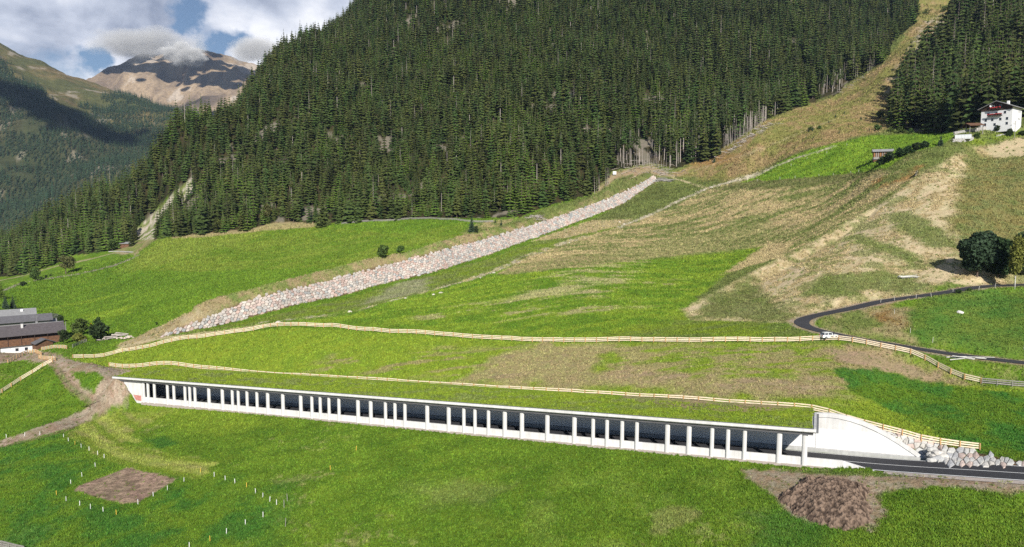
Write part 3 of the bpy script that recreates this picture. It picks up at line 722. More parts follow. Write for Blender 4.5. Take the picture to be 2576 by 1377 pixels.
# gravel and spoil round the heap and beside the road
put(poly_mask([(1865,1182),(1950,1181),(2100,1186),(2210,1190),(2700,1222),(2700,1250),(2450,1230),(2350,1224),(2240,1232),(2205,1250),(2228,1290),(2190,1335),(2000,1300),(1935,1240),(1900,1215)], .5, .8, 2, 69), two(SOIL, PSOIL * .7, tuft), .95)
put(poly_mask([(1950,1183),(2220,1187),(2300,1196),(2200,1199),(2050,1193)], .3, .4, 1.5, 70), LUSH * .9, .8)
# verge of the hill road
put(line_mask(None, 3.2, .4, .5, 2.0, 80, pts=hroad[:, :2]), two(PSOIL * .9, SOIL, tuft), .9)
put(line_mask([(2462,720),(2445,713),(2387,706)], 1.2, .4), PTAN, .95)
stb = np.array([q[:2] for q in base] + [q[:2] for q in top][::-1])
put(poly_mask(stb, .3, world=True), DSOIL * 1.2, 1)
put(poly_mask([(2290,775),(2330,745),(2490,726),(2700,735),(2700,905),(2470,890),(2330,868),(2290,840),(2260,790)], 1.5, 1.2, 3, 81), two(LUSHD * 1.1 + OLIVE * .25, LUSH * .55 + OLIVE * .5, streak * .5 + midn * .5), .9)
put(poly_mask([(2055,800),(2110,788),(2200,772),(2290,775),(2275,835),(2320,866),(2200,852),(2100,832)], 1.5, 1.2, 3, 82), two(OLIVE * 1.1, TAN * .7, midn), .9)
put(poly_mask([(2180,790),(2235,768),(2275,800),(2285,835),(2240,820)], 1.5, 1.5, 3, 83), two(RUST * 1.2, TAN * .7, midn * .5 + tuft * .5), .85)
COL = COL * (0.86 + 0.28 * tuft)[..., None]
# ------------------------------------------------------------------ materials
def mat(name, col, rough=0.8, metal=0.0, noise=None, bump=None, spec=0.3, coord='Object', obj_var=0.0):
    """noise = (scale, amount, second colour or None); bump = (scale, strength)"""
    m = bpy.data.materials.new(name); m.use_nodes = True
    nt = m.node_tree; b = nt.nodes['Principled BSDF']
    b.inputs['Roughness'].default_value = rough; b.inputs['Metallic'].default_value = metal
    b.inputs['Specular IOR Level'].default_value = spec
    b.inputs['Base Color'].default_value = (*col, 1)
    tcn = N(nt, 'ShaderNodeTexCoord'); out = None
    if noise:
        n = N(nt, 'ShaderNodeTexNoise', i_Scale=noise[0], i_Detail=6.0, i_Roughness=0.62)
        nt.links.new(tcn.outputs[coord], n.inputs[0])
        c2 = noise[2] if len(noise) > 2 and noise[2] is not None else [x * (1 - noise[1]) for x in col]
        r = ramp(nt, [(0.35, c2), (0.65, col)])
        nt.links.new(n.outputs[0], r.inputs[0]); out = r.outputs[0]
    if obj_var:
        oi = N(nt, 'ShaderNodeObjectInfo')
        hs = N(nt, 'ShaderNodeHueSaturation')
        mr = N(nt, 'ShaderNodeMapRange', i_3=1 - obj_var, i_4=1 + obj_var); nt.links.new(oi.outputs['Random'], mr.inputs[0])
        nt.links.new(mr.outputs[0], hs.inputs['Value'])
        if out: nt.links.new(out, hs.inputs['Color'])
        else: hs.inputs['Color'].default_value = (*col, 1)
        out = hs.outputs[0]
    if out: nt.links.new(out, b.inputs['Base Color'])
    if bump:
        n = N(nt, 'ShaderNodeTexNoise', i_Scale=bump[0], i_Detail=5.0, i_Roughness=0.6)
        nt.links.new(tcn.outputs[coord], n.inputs[0])
        bp = N(nt, 'ShaderNodeBump', i_Strength=bump[1], i_Distance=bump[2] if len(bump) > 2 else 0.1)
        nt.links.new(n.outputs[0], bp.inputs['Height']); nt.links.new(bp.outputs[0], b.inputs['Normal'])
    return m

def ground_material():
    m = bpy.data.materials.new('meadow_ground'); m.use_nodes = True
    nt = m.node_tree; b = nt.nodes['Principled BSDF']
    b.inputs['Roughness'].default_value = 0.95; b.inputs['Specular IOR Level'].default_value = 0.08
    at = N(nt, 'ShaderNodeAttribute', attribute_name='Col')
    tcn = N(nt, 'ShaderNodeTexCoord')
    mpn = N(nt, 'ShaderNodeMapping'); mpn.inputs['Scale'].default_value = (1.0, 1.0, 0.6)
    nt.links.new(tcn.outputs['Object'], mpn.inputs[0])
    n = N(nt, 'ShaderNodeTexNoise', i_Scale=2.6, i_Detail=5.0, i_Roughness=0.85)
    n2 = N(nt, 'ShaderNodeTexNoise', i_Scale=0.22, i_Detail=6.0, i_Roughness=0.65)
    nt.links.new(mpn.outputs[0], n.inputs[0]); nt.links.new(mpn.outputs[0], n2.inputs[0])
    mr = N(nt, 'ShaderNodeMapRange', i_1=0.30, i_2=0.70, i_3=0.42, i_4=1.58); nt.links.new(n.outputs[0], mr.inputs[0])
    mr2 = N(nt, 'ShaderNodeMapRange', i_1=0.25, i_2=0.75, i_3=0.84, i_4=1.16); nt.links.new(n2.outputs[0], mr2.inputs[0])
    mu = N(nt, 'ShaderNodeMath', operation='MULTIPLY'); nt.links.new(mr.outputs[0], mu.inputs[0]); nt.links.new(mr2.outputs[0], mu.inputs[1])
    hs = N(nt, 'ShaderNodeHueSaturation'); nt.links.new(at.outputs['Color'], hs.inputs['Color']); nt.links.new(mu.outputs[0], hs.inputs['Value'])
    mh = N(nt, 'ShaderNodeMapRange', i_1=0.3, i_2=0.7, i_3=0.52, i_4=0.48); nt.links.new(n2.outputs[0], mh.inputs[0]); nt.links.new(mh.outputs[0], hs.inputs['Hue'])
    nt.links.new(hs.outputs[0], b.inputs['Base Color'])
    bp = N(nt, 'ShaderNodeBump', i_Strength=0.9, i_Distance=0.5)
    n3 = N(nt, 'ShaderNodeTexNoise', i_Scale=1.3, i_Detail=6.0, i_Roughness=0.7); nt.links.new(mpn.outputs[0], n3.inputs[0])
    nt.links.new(n3.outputs[0], bp.inputs['Height']); nt.links.new(bp.outputs[0], b.inputs['Normal'])
    return m
M = {}
M['ground'] = ground_material()
ter = grid_mesh('ground', GX, GYY, ZT, M['ground'], COL)
link(ter); tag(ter, 'green alpine meadows, bare soil and woodland slopes round the road gallery', 'ground', kind='structure')
def concrete(name, col, dark):
    m = mat(name, col, 0.85, noise=(0.5, 0.1, dark), bump=(3.0, 0.08))
    nt = m.node_tree; b = nt.nodes['Principled BSDF']; src = b.inputs['Base Color'].links[0].from_socket
    tcn = N(nt, 'ShaderNodeTexCoord'); mp = N(nt, 'ShaderNodeMapping'); mp.inputs['Scale'].default_value = (1.6, 1.6, .10); nt.links.new(tcn.outputs['Object'], mp.inputs[0])
    n = N(nt, 'ShaderNodeTexNoise', i_Scale=1.0, i_Detail=5.0, i_Roughness=.6); nt.links.new(mp.outputs[0], n.inputs[0])
    mr = N(nt, 'ShaderNodeMapRange', i_1=.35, i_2=.62, i_3=1.0, i_4=.84); nt.links.new(n.outputs[0], mr.inputs[0])
    hs = N(nt, 'ShaderNodeHueSaturation'); nt.links.new(src, hs.inputs['Color']); nt.links.new(mr.outputs[0], hs.inputs['Value']); nt.links.new(hs.outputs[0], b.inputs['Base Color'])
    return m
M['concrete'] = concrete('pale_concrete', (.80, .79, .77), (.68, .67, .65))
M['concrete_grey'] = concrete('bare_concrete', (.58, .58, .57), (.47, .47, .46))
M['shade_concrete'] = mat('shade_toned_concrete', (.13, .13, .135), .9, noise=(.6, .2))  # edge beam colour darkened to paint in the shade under the roof overhang
M['white_paint'] = mat('white_wall_paint', (.80, .80, .80), 0.6, noise=(1.0, .04), coord='Object')
M['asphalt'] = mat('fresh_asphalt', (.045, .045, .050), 0.9, noise=(2.0, .25), bump=(20, .2))
M['marking'] = mat('road_paint', (.78, .78, .76), 0.6, noise=(4.0, .15))
M['bitumen'] = mat('roof_edge_metal', (.16, .165, .175), 0.5)
M['turf'] = M['ground']
M['wood_new'] = mat('new_larch_boards', (.86, .76, .58), 0.7, noise=(2.5, .2, (.74, .58, .40)), obj_var=.06)
M['wood_post'] = mat('larch_posts', (.60, .36, .16), 0.75, noise=(5.0, .25), obj_var=.12)
M['wood_grey'] = mat('weathered_wood', (.34, .32, .29), 0.9, noise=(3.0, .35), obj_var=.12)
M['wood_brown'] = mat('brown_timber', (.20, .10, .052), 0.85, noise=(1.5, .5, (.10, .055, .035)))
M['wood_orange'] = mat('sunlit_larch_cladding', (.50, .24, .085), 0.8, noise=(1.5, .4))
M['wood_dark'] = mat('dark_timber', (.055, .035, .028), 0.9, noise=(2.0, .3))
M['roof_grey'] = mat('grey_roof_shingles', (.15, .145, .155), 0.85, noise=(1.2, .3), bump=(4, .3))
M['roof_light'] = mat('pale_roof_shingles', (.30, .30, .30), 0.8, noise=(1.2, .25))
M['glass'] = mat('window_glass', (.03, .035, .045), 0.15, spec=.6)
M['gravel'] = mat('pink_gravel', (.50, .43, .38), 0.95, noise=(6, .3), bump=(12, .4))
M['red'] = mat('red_paint_patch', (.48, .17, .14), 0.8, noise=(2, .3, (.6, .3, .26)))

# ------------------------------------------------------------------ the avalanche gallery, built in its own level frame and laid along the slope
gal_e = empty('avalanche_gallery', GR)
tag(gal_e, 'long white concrete road gallery with open columned side and grass roof', 'road gallery')
def gmesh(mb):
    """gallery coordinates -> coordinates local to the gallery's empty (which stands at the foot of the right end)"""
    mb.v = [tuple(gal(*p) - GR) for p in mb.v]
    return mb
TL = G_LEN + 5.5
def gbox(t0, t1, d0, d1, h0, h1, step=None):
    return MB().box(t0, t1, d0, d1, h0, h1)
roof = MB()
roof.prism([(-1.35, 6.50), (-1.35, 7.0), (-0.95, 7.0), (-0.95, 6.88), (G_D + .3, 6.88), (G_D + .3, 5.95), (0.9, 6.20), (-0.9, 6.20)], 'x', -1.6, TL)
gmesh(roof).build('roof_slab', M['concrete'], gal_e)
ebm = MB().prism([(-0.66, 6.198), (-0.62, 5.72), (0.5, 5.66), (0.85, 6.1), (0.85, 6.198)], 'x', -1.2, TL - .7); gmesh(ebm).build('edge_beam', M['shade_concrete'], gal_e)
edge = MB().box(-1.45, TL - .05, -1.30, -1.0, 7.003, 7.06)
gmesh(edge).build('roof_edge', M['bitumen'], gal_e)
edge2 = MB().box(-1.64, -1.25, -1.33, G_D + .25, 6.75, 7.12); gmesh(edge2).build('end_parapet', M['concrete_grey'], gal_e)
edge3 = MB().box(-2.02, -1.66, -1.30, G_D + .2, 6.35, 7.0); gmesh(edge3).build('end_gutter', M['bitumen'], gal_e)
# turf on the roof: a low uneven sheet with the meadow's own soil and grass
tt = np.linspace(-0.98, TL - .1, 420); dd = np.linspace(-0.93, G_D + 2.6, 34)
TT, DD = np.meshgrid(tt, dd, indexing='ij')
TX = GR[0] + g_dir[0] * TT + g_nrm[0] * DD; TY = GR[1] + g_dir[1] * TT + g_nrm[1] * DD
TH = 6.97 + 0.03 * DD + (fbm(TX / 1.2, TY / 1.2, 4, 21) - .5) * .16 + np.clip((DD - 9.4) * .02, 0, 1)
TZ = GR[2] + G_SL * TT + TH
tcol = two(YGRN * 1.1, YGRN * .8 + LUSH * .3, fbm(TX / 5, TY / 3, 5, 22), .35, .65)
tm = poly_mask([(1640,1000),(1900,1018),(2010,1032),(1990,1052),(1850,1055),(1700,1046)], .6, .9, 2, 18, X=TX, Y=TY)
gp_ = [gal(q[0], q[1], 7.0)[:2] for q in [(4, 9), (10, 6.2), (20, 5.6), (33, 8), (36, 12.5), (2, 12.5)]]
tm = poly_mask(np.array(gp_), .6, 1.6, 2.5, 18, X=TX, Y=TY, world=True)
ts_ = two(SOIL, SOIL * .8 + OLIVE * .4, fbm(TX / 1.5, TY / 1.5, 4, 24))
tcol = tcol * (1 - tm[..., None] * .85) + ts_ * tm[..., None] * .85
lowm = sstep(.5, .62, fbm(TX / 9, TY / 2.5, 5, 27))[..., None] * .5
tcol = tcol * (1 - lowm) + OLIVE * 1.3 * lowm
tcol *= (0.8 + .4 * fbm(TX / .8, TY / .8, 3, 25))[..., None]
tu = grid_mesh('roof_turf', TX - GR[0], TY - GR[1], TZ - GR[2], M['ground'], tcol); link(tu, gal_e)
# columns
COLU = [2024,1960,1873,1831,1791,1733,1679,1602,1565,1527,1492,1445,1377,1313,1270,1229,1195,1167,1129,1075,1019,994,970,933,901,853,828,806,785,757,712,674,647,622,600,585,560,526,491,478,466,438,422,389,373,362]
def t_of_u(u, h=3.0, d=0.0):
    lo, hi = -25.0, G_LEN + 20
    for _ in range(40):
        m = (lo + hi) / 2
        if proj(gal(m, d, h))[0] > u: lo = m
        else: hi = m
    return lo
COLT = [t_of_u(u) for u in COLU]
def column_mesh(w):
    mb = MB(); n = 20; vs = []; fs = []
    rings = [(-0.6, 1.0), (0.0, 1.0), (3.0, 1.0), (5.72, 1.0)]
    for h, k in rings:
        for i in range(n):
            a = 2 * math.pi * i / n
            vs.append((w * k * math.copysign(abs(math.cos(a)) ** .85, math.cos(a)), 0.36 * k * math.copysign(abs(math.sin(a)) ** .85, math.sin(a)), h))
    for r in range(len(rings) - 1):
        for i in range(n):
            fs.append((r * n + i, r * n + (i + 1) % n, (r + 1) * n + (i + 1) % n, (r + 1) * n + i))
    mb.add(vs, fs)
    return mb
cm_wide = column_mesh(0.46).mesh('column_wide', M['concrete']); cm_slim = column_mesh(0.37).mesh('column_slim', M['concrete'])
for me in (cm_wide, cm_slim): me.polygons.foreach_set('use_smooth', [True] * len(me.polygons))
grot = math.atan2(g_dir[1], g_dir[0])
for i, t in enumerate(COLT):
    gap = min(abs(t - COLT[i - 1]) if i else 6, abs(COLT[i + 1] - t) if i < len(COLT) - 1 else 3)
    o = bpy.data.objects.new('column', cm_wide if gap > 3.3 else cm_slim)
    link(o, gal_e); o.location = gal(t, 0, 0) - GR; o.rotation_euler = (0, 0, grot)
# parapet between the columns, tapering away beyond the right end
par = MB()
par.prism([(COLT[-1], -0.6), (COLT[-1], 1.55), (-5.8, 1.50), (-11.9, -0.02), (-12.0, -0.6)], 'y', 0.02, 0.34)
gmesh(par).build('parapet', M['concrete'], gal_e)
ledge = MB().box(-11.0, COLT[-1] + .5, -0.62, 0.0, -0.5, 0.12); gmesh(ledge).build('footing', M['gravel'], gal_e)
# back wall and wing wall
bw = MB(); bw.box(-1.6, TL, G_D - .12, G_D + .28, -0.5, 5.93); gmesh(bw).build('back_wall', M['concrete_grey'], gal_e)
pb = MB(); pb.box(-1.6, TL, G_D - .16, G_D - .1203, 0.5, 4.15); gmesh(pb).build('painted_band', M['white_paint'], gal_e)
wpoly = [(q[0], q[1] - .02) for q in WTOP] + [(WTOP[-1][0] - .15, -.4), (-1.65, -.4)]
ww = MB().prism(wpoly[::-1], 'y', G_D - .1, G_D + .3); gmesh(ww).build('wing_wall', M['concrete'], gal_e)
bandtop = 4.15
wp2 = [(-1.65, 0.5), (-1.65, bandtop)]
for a_, b_ in zip(WTOP[:-1], WTOP[1:]):
    if a_[1] - .75 > bandtop and b_[1] - .75 <= bandtop:
        k_ = (a_[1] - .75 - bandtop) / (a_[1] - b_[1]); wp2.append((a_[0] + (b_[0] - a_[0]) * k_, bandtop))
wp2 += [(q[0], q[1] - .75) for q in WTOP if q[1] - .75 < bandtop and q[1] - .75 > 0.52] + [(WTOP[-1][0] + 1.6, .5)]
w2_ = MB().prism(wp2, 'y', G_D - .14, G_D - .101); gmesh(w2_).build('painted_band', M['white_paint'], gal_e)
cop = MB(); n_ = len(WTOP)
cv = []
for q in WTOP: cv += [(q[0], G_D - .26, q[1] - .72), (q[0], G_D - .26, q[1] + .02), (q[0], G_D + .45, q[1] + .02), (q[0], G_D + .45, q[1] - .72)]
cf = []
for i in range(n_ - 1):
    for k in range(4): cf.append((i * 4 + k, i * 4 + (k + 1) % 4, i * 4 + 4 + (k + 1) % 4, i * 4 + 4 + k))
cf += [(0, 1, 2, 3), tuple(4 * (n_ - 1) + k for k in (3, 2, 1, 0))]
cop.add(cv, cf); gmesh(cop).build('coping', M['concrete'], gal_e)
kerb = MB().box(WTOP[-1][0] + .3, TL, G_D - .55, G_D - .17, -.3, .42); gmesh(kerb).build('kerb', M['concrete_grey'], gal_e)
rail = MB().box(2, TL, 0.9, 1.25, -.2, .35); gmesh(rail).build('inner_kerb', M['concrete_grey'], gal_e)
# left end wall
ew_ = MB().prism([(COLT[-1] + .3, -0.8), (COLT[-1] + .3, 5.9), (COLT[-1] + 1.2, 6.3), (TL - .4, 6.3), (TL - .4, 4.6), (TL - 4, 0.0), (TL - 4, -.8)], 'y', -0.12, 0.30)
gmesh(ew_).build('end_wall', M['concrete'], gal_e)
rp_ = MB().prism([(COLT[-1] + 1.0, 0.4), (COLT[-1] + 3.2, 0.5), (COLT[-1] + 4.2, 2.0), (COLT[-1] + 1.0, 1.9)], 'y', -0.135, -0.1203)
gmesh(rp_).build('red_patch', M['red'], gal_e)
ci = MB().box(TL - .6, TL - .3, .3, G_D, -.5, 6.0); gmesh(ci).build('closing_wall', M['concrete_grey'], gal_e)

# ------------------------------------------------------------------ the main road
def strip_mesh(name, pts, nr, o0, o1, dz, m, cols=3, zfun=None):
    offs = np.linspace(o0, o1, cols)
    X = pts[:, 0][:, None] + nr[:, 0][:, None] * offs; Y = pts[:, 1][:, None] + nr[:, 1][:, None] * offs
    Z = np.repeat(pts[:, 2][:, None], cols, 1) + dz
    if zfun is not None: Z = zfun(X, Y) + dz
    return link(grid_mesh(name, X, Y, Z, m))
tag(strip_mesh('road', near, rn, 0.0, RW, 0.0, M['asphalt']), kind='structure')
for nm, a_, b_ in (('edge_line', 0.05, 0.33), ('centre_line', 3.5, 3.68), ('edge_line', RW - .35, RW - .15)):
    tag(strip_mesh('road_marking', near, rn, a_, b_, 0.006, M['marking'], 2), kind='structure')
tag(strip_mesh('road_verge', near[near[:, 0] > gal(-11, 0, 0)[0]], rn[near[:, 0] > gal(-11, 0, 0)[0]], -1.5, -0.02, -0.03, M['gravel']), kind='structure')
# hill road
ht = np.gradient(hroad[:, :2], axis=0); ht /= np.linalg.norm(ht, axis=1)[:, None]; hn = np.stack([-ht[:, 1], ht[:, 0]], 1)
tag(strip_mesh('hill_road', hroad, hn, -1.9, 1.9, 0.03, M['asphalt'], 5), kind='structure')

# ------------------------------------------------------------------ fences
post_new = MB().add(*(lambda b: (b.v, b.f))(MB().box(-.085, .085, -.085, .085, -.4, 1.36))).mesh('post', M['wood_post'])
post_grey = MB().tube((0, 0, -.4), (0, 0, 1.25), .075, .06, 6).mesh('post', M['wood_grey'])
def fence(name, label, pts, spacing=3.0, mats=('wood_new',), post=None, heights=(.30, .70, 1.12), thick=.22, group=None, jitter=.03, flip=1):
    """pts: world xy polyline; posts and rails follow the ground"""
    pts = np.array(resample([np.array(p[:2], float) for p in pts], .5))
    cl = np.concatenate([[0], np.cumsum(np.linalg.norm(np.diff(pts, axis=0), axis=1))]); n = max(1, int(round(cl[-1] / spacing)))
    s = np.linspace(0, cl[-1], n + 1); q = np.stack([np.interp(s, cl, pts[:, 0]), np.interp(s, cl, pts[:, 1])], 1)
    z = tf.z(q[:, 0], q[:, 1]); base_ = np.array([q[0][0], q[0][1], z[0]])
    e = empty(name, base_); tag(e, label, 'fence', group)
    tng = np.gradient(q, axis=0)
    for i in range(len(q)):
        o = bpy.data.objects.new('post', post or post_new); link(o, e)
        o.location = (q[i][0] - base_[0], q[i][1] - base_[1], z[i] - base_[2])
        o.rotation_euler = (rnd.uniform(-.03, .03), rnd.uniform(-.03, .03), math.atan2(tng[i][1], tng[i][0]))
    for h in heights:
        mb = MB()
        for i in range(len(q) - 1):
            a = np.array([q[i][0], q[i][1], z[i] + h + rnd.uniform(-jitter, jitter)]) - base_; b = np.array([q[i + 1][0], q[i + 1][1], z[i + 1] + h + rnd.uniform(-jitter, jitter)]) - base_
            d = b - a; nn = np.array([-d[1], d[0], 0]); nn /= np.linalg.norm(nn) + 1e-9
            if nn[1] < 0: nn = -nn
            nn = nn * flip
            o1 = nn * .09; o2 = nn * .15; up = np.array([0, 0, thick])
            mb.add([a + o1, b + o1, b + o2, a + o2, a + o1 + up, b + o1 + up, b + o2 + up, a + o2 + up],
                   [(0, 3, 2, 1), (4, 5, 6, 7), (0, 1, 5, 4), (1, 2, 6, 5), (2, 3, 7, 6), (3, 0, 4, 7)])
        mb.build('rail', M[mats[0]], e)
    return e
low_pts = [P(u, v, y)[:2] for (u, v), y in zip(FENCE_LOW, FENCE_LOW_Y)]
fence('wooden_fence', 'new three-rail wooden fence on the grass roof, running down past the white wing wall', low_pts)
up_px = [(183,903),(300,888),(413,866),(522,850),(587,840),(669,825),(706,822),(740,822),(860,827),(1000,840),(1150,850),(1288,858),(1480,863),(1800,861),(2060,858),(2110,858)]
fence('wooden_fence', 'new pale three-rail fence across the middle of the meadow, ending by the white car', [ground(u, v)[:2] for u, v in up_px], spacing=2.95)
fence('wooden_fence', 'new three-rail fence dropping from the white car to the grey fence', [ground(u, v)[:2] for u, v in [(2110,858),(2200,874),(2280,889),(2310,897),(2345,917),(2390,942),(2420,955),(2468,966)]], spacing=3.0)
fence('weathered_fence', 'grey weathered rail fence at the right edge below the lower hill road', [ground(u, v)[:2] for u, v in [(2470,967),(2530,973),(2620,978)]], mats=('wood_grey',), post=post_grey)
fence('wooden_fence', 'new three-rail fence climbing the grass bank at the left edge', [ground(u, v)[:2] for u, v in [(-40,1018),(0,993),(50,960),(95,932),(132,912)]], spacing=2.9)
fence('wooden_fence', 'short new fence section meeting the bank fence at the dirt crossing', [ground(u, v)[:2] for u, v in [(98,903),(120,907),(139,908)]], spacing=2.4)
fence('wooden_fence', 'new fence curving over the dry mound beside the farmhouse', [ground(u, v)[:2] for u, v in [(20,915),(45,900),(70,889),(88,888),(104,896)]], spacing=2.6)
fence('wooden_fence', 'short new fence between the farmhouse wall and the asphalt lane', [ground(u, v)[:2] for u, v in [(104,883),(125,880),(155,878),(168,880)]], spacing=2.6)
fence('weathered_fence', 'grey pole fence along the foot of the spruce wood', [ground(u, v)[:2] for u, v in [(859,566),(941,558),(1029,553),(1110,554),(1180,560),(1241,560)]], spacing=4.0, mats=('wood_grey',), post=post_grey, thick=.26)
fence('weathered_fence', 'grey railing beside the asphalt lane below the farm trees', [ground(u, v)[:2] for u, v in [(183,876),(200,868),(218,862)]], spacing=2.4, mats=('wood_grey',), post=post_grey)

fence('weathered_fence', 'grey plank fence cut by the bottom left corner', [ground(u, v)[:2] for u, v in [(-60,1372),(0,1380),(60,1395)]], spacing=2.0, mats=('wood_grey',), post=post_grey, thick=.3)

# ------------------------------------------------------------------ fence stakes
M['stake_white'] = mat('white_plastic', (.80, .80, .78), .5); M['stake_yellow'] = mat('yellow_plastic', (.75, .50, .08), .5)
def stake_mesh(m):
    b = MB(); b.box(-.045, .045, -.02, .02, -.1, .98)
    for h in (.35, .6, .85): b.box(-.065, -.045, -.03, .03, h, h + .04)
    b.prism([(-.12, .10), (.05, .10), (.05, .14), (-.12, .14)], 'y', -.02, .02)
    return b.mesh('fence_stake', m)
sw, sy = stake_mesh(M['stake_white']), stake_mesh(M['stake_yellow']); sg = MB().tube((0, 0, -.2), (0, 0, 1.5), .06, .05, 6).mesh('fence_stake', M['wood_grey'])
def zc(x, y): return (x * .3425, 905.6 + y * .3425 + 5.0)
WH = [(47,558),(182,545),(293,538),(467,558),(503,585),(597,630),(655,652),(718,684),(765,708),(700,772),(602,844),(520,900),(486,1025),(586,1057),(665,1080),(758,1103),(1014,1046),(1126,992),(1230,944),(1351,884),(1574,844),(1655,871),(1726,894),(1878,966),(1931,998),(1982,1027),(2032,1050),(1932,1140),(1803,1197),(1664,1262),(1390,1366)]
YE = [(550,610),(415,980),(855,1123),(1473,816),(1812,922),(2427,795),(1543,1318),(2617,650)]
GY = [(2111,1027),(2086,1072),(2096,1210)]
for lst, me, lab, grp in ((WH, sw, 'white plastic electric-fence stake in the foreground meadow', 'white stakes round the foreground pasture'),
                          (YE, sy, 'yellow fence stake in the foreground meadow', 'yellow stakes in the foreground pasture'),
                          (GY, sg, 'grey wooden post standing alone in the foreground meadow', 'grey posts in the foreground meadow')):
    for (x, y) in lst:
        u, v = zc(x, y); g = ground(u, v)
        o = bpy.data.objects.new('fence_post' if me is sg else 'fence_stake', me); link(o); o.location = g; o.rotation_euler = (rnd.uniform(-.06, .06), rnd.uniform(-.06, .06), rnd.uniform(-.5, .5))
        tag(o, lab, 'stake' if me is not sg else 'post', grp)
fp = MB().tube((0, 0, -.2), (0, 0, 1.25), .055, .05, 6).mesh('fence_post', mat('pale_post', (.55, .53, .48), .8))
HP = [(2215,762),(2250,757),(2304,752),(2343,748),(2397,738),(2462,731),(2503,724),(2553,728),(2250,790),(2290,838),(2346,862),(2576,880),(2600,730)]
for (u, v) in HP:
    o = bpy.data.objects.new('fence_post', fp); link(o); o.location = ground(u, v); o.rotation_euler = (rnd.uniform(-.12, .12), rnd.uniform(-.12, .12), 0)
    tag(o, 'pale round pasture post beside the hill road', 'post', 'pasture posts along the hill road')
HP2 = [(1880,459),(1905,457),(1962,452),(2000,449),(2060,445),(2096,443),(2140,438),(2160,434),(1990,418),(2030,402),(2080,386),(2130,368)]
for (u, v) in HP2:
    o = bpy.data.objects.new('fence_post', fp); link(o); o.location = ground(u, v); o.scale = (1.6, 1.6, 1.2)
    tag(o, 'pale post on the edge of the bright green upper meadow', 'post', 'posts round the bright upper meadow')

# ------------------------------------------------------------------ stones: cells of an irregular pattern, each a raised block
def voronoi_cells(w, h, step, seed, stretch=1.0):
    r = random.Random(seed); pts = []
    ny = int(h / step) + 3; nx = int(w / (step * stretch)) + 3
    for j in range(-1, ny):
        for i in range(-1, nx):
            pts.append(((i + .5 * (j % 2) + r.uniform(-.38, .38)) * step * stretch, (j + r.uniform(-.36, .36)) * step))
    grid = {}
    for k, p in enumerate(pts): grid.setdefault((int(p[0] // (step * stretch)), int(p[1] // step)), []).append(k)
    cells = []
    for k, p in enumerate(pts):
        if not (0 <= p[0] <= w and 0 <= p[1] <= h): continue
        R = step * 1.6; poly = [(p[0] - R * stretch, p[1] - R), (p[0] + R * stretch, p[1] - R), (p[0] + R * stretch, p[1] + R), (p[0] - R * stretch, p[1] + R)]
        gx, gy = int(p[0] // (step * stretch)), int(p[1] // step)
        for a in range(gx - 2, gx + 3):
            for b in range(gy - 2, gy + 3):
                for q_ in grid.get((a, b), ()):
                    if q_ == k: continue
                    q = pts[q_]; mx, my = (p[0] + q[0]) / 2, (p[1] + q[1]) / 2; nx_, ny_ = q[0] - p[0], q[1] - p[1]
                    out = []; n = len(poly)
                    for i in range(n):
                        A, B = poly[i], poly[(i + 1) % n]
                        da = (A[0] - mx) * nx_ + (A[1] - my) * ny_; db = (B[0] - mx) * nx_ + (B[1] - my) * ny_
                        if da <= 0: out.append(A)
                        if (da < 0) != (db < 0) and da != db:
                            t = da / (da - db); out.append((A[0] + (B[0] - A[0]) * t, A[1] + (B[1] - A[1]) * t))
                    poly = out
                    if len(poly) < 3: break
                if len(poly) < 3: break
        if len(poly) >= 3: cells.append((p, poly))
    return cells
def stone_block(poly, cen, surf, r, gap=.10, lift=.3, deep=.35):
    """returns verts, faces in world space; surf(s, t, lift) gives a world point"""
    cx = sum(p[0] for p in poly) / len(poly); cy = sum(p[1] for p in poly) / len(poly)
    pts = [p for p in poly]
    # round the corners: cut each corner
    out = []
    n = len(pts)
    for i in range(n):
        a, b, c = pts[i - 1], pts[i], pts[(i + 1) % n]; k = r.uniform(.12, .26)
        out.append((b[0] + (a[0] - b[0]) * k, b[1] + (a[1] - b[1]) * k)); out.append((b[0] + (c[0] - b[0]) * k, b[1] + (c[1] - b[1]) * k))
    pts = out; n = len(pts)
    sz = max(.3, math.sqrt(sum((p[0] - cx) ** 2 + (p[1] - cy) ** 2 for p in pts) / n))
    tx, ty = r.uniform(-.07, .07), r.uniform(-.07, .07); L_ = lift * r.uniform(.5, 1.3)
    vs = []
    for k, dz in ((1 - gap / sz, -deep), (1 - gap / sz, L_ * .45), (.80 - gap / sz * .6, L_ * .95), (.42, L_ * 1.08)):
        for p in pts:
            x, y = cx + (p[0] - cx) * k, cy + (p[1] - cy) * k
            vs.append(surf(x, y, dz + (tx * (x - cx) + ty * (y - cy)) * (1 if dz > 0 else 0) + (r.uniform(-.03, .03) if dz > 0 else 0)))
    fs = []
    for q in range(3):
        for i in range(n): fs.append((q * n + i, q * n + (i + 1) % n, (q + 1) * n + (i + 1) % n, (q + 1) * n + i))
    fs.append(tuple(3 * n + i for i in range(n)))
    return vs, fs
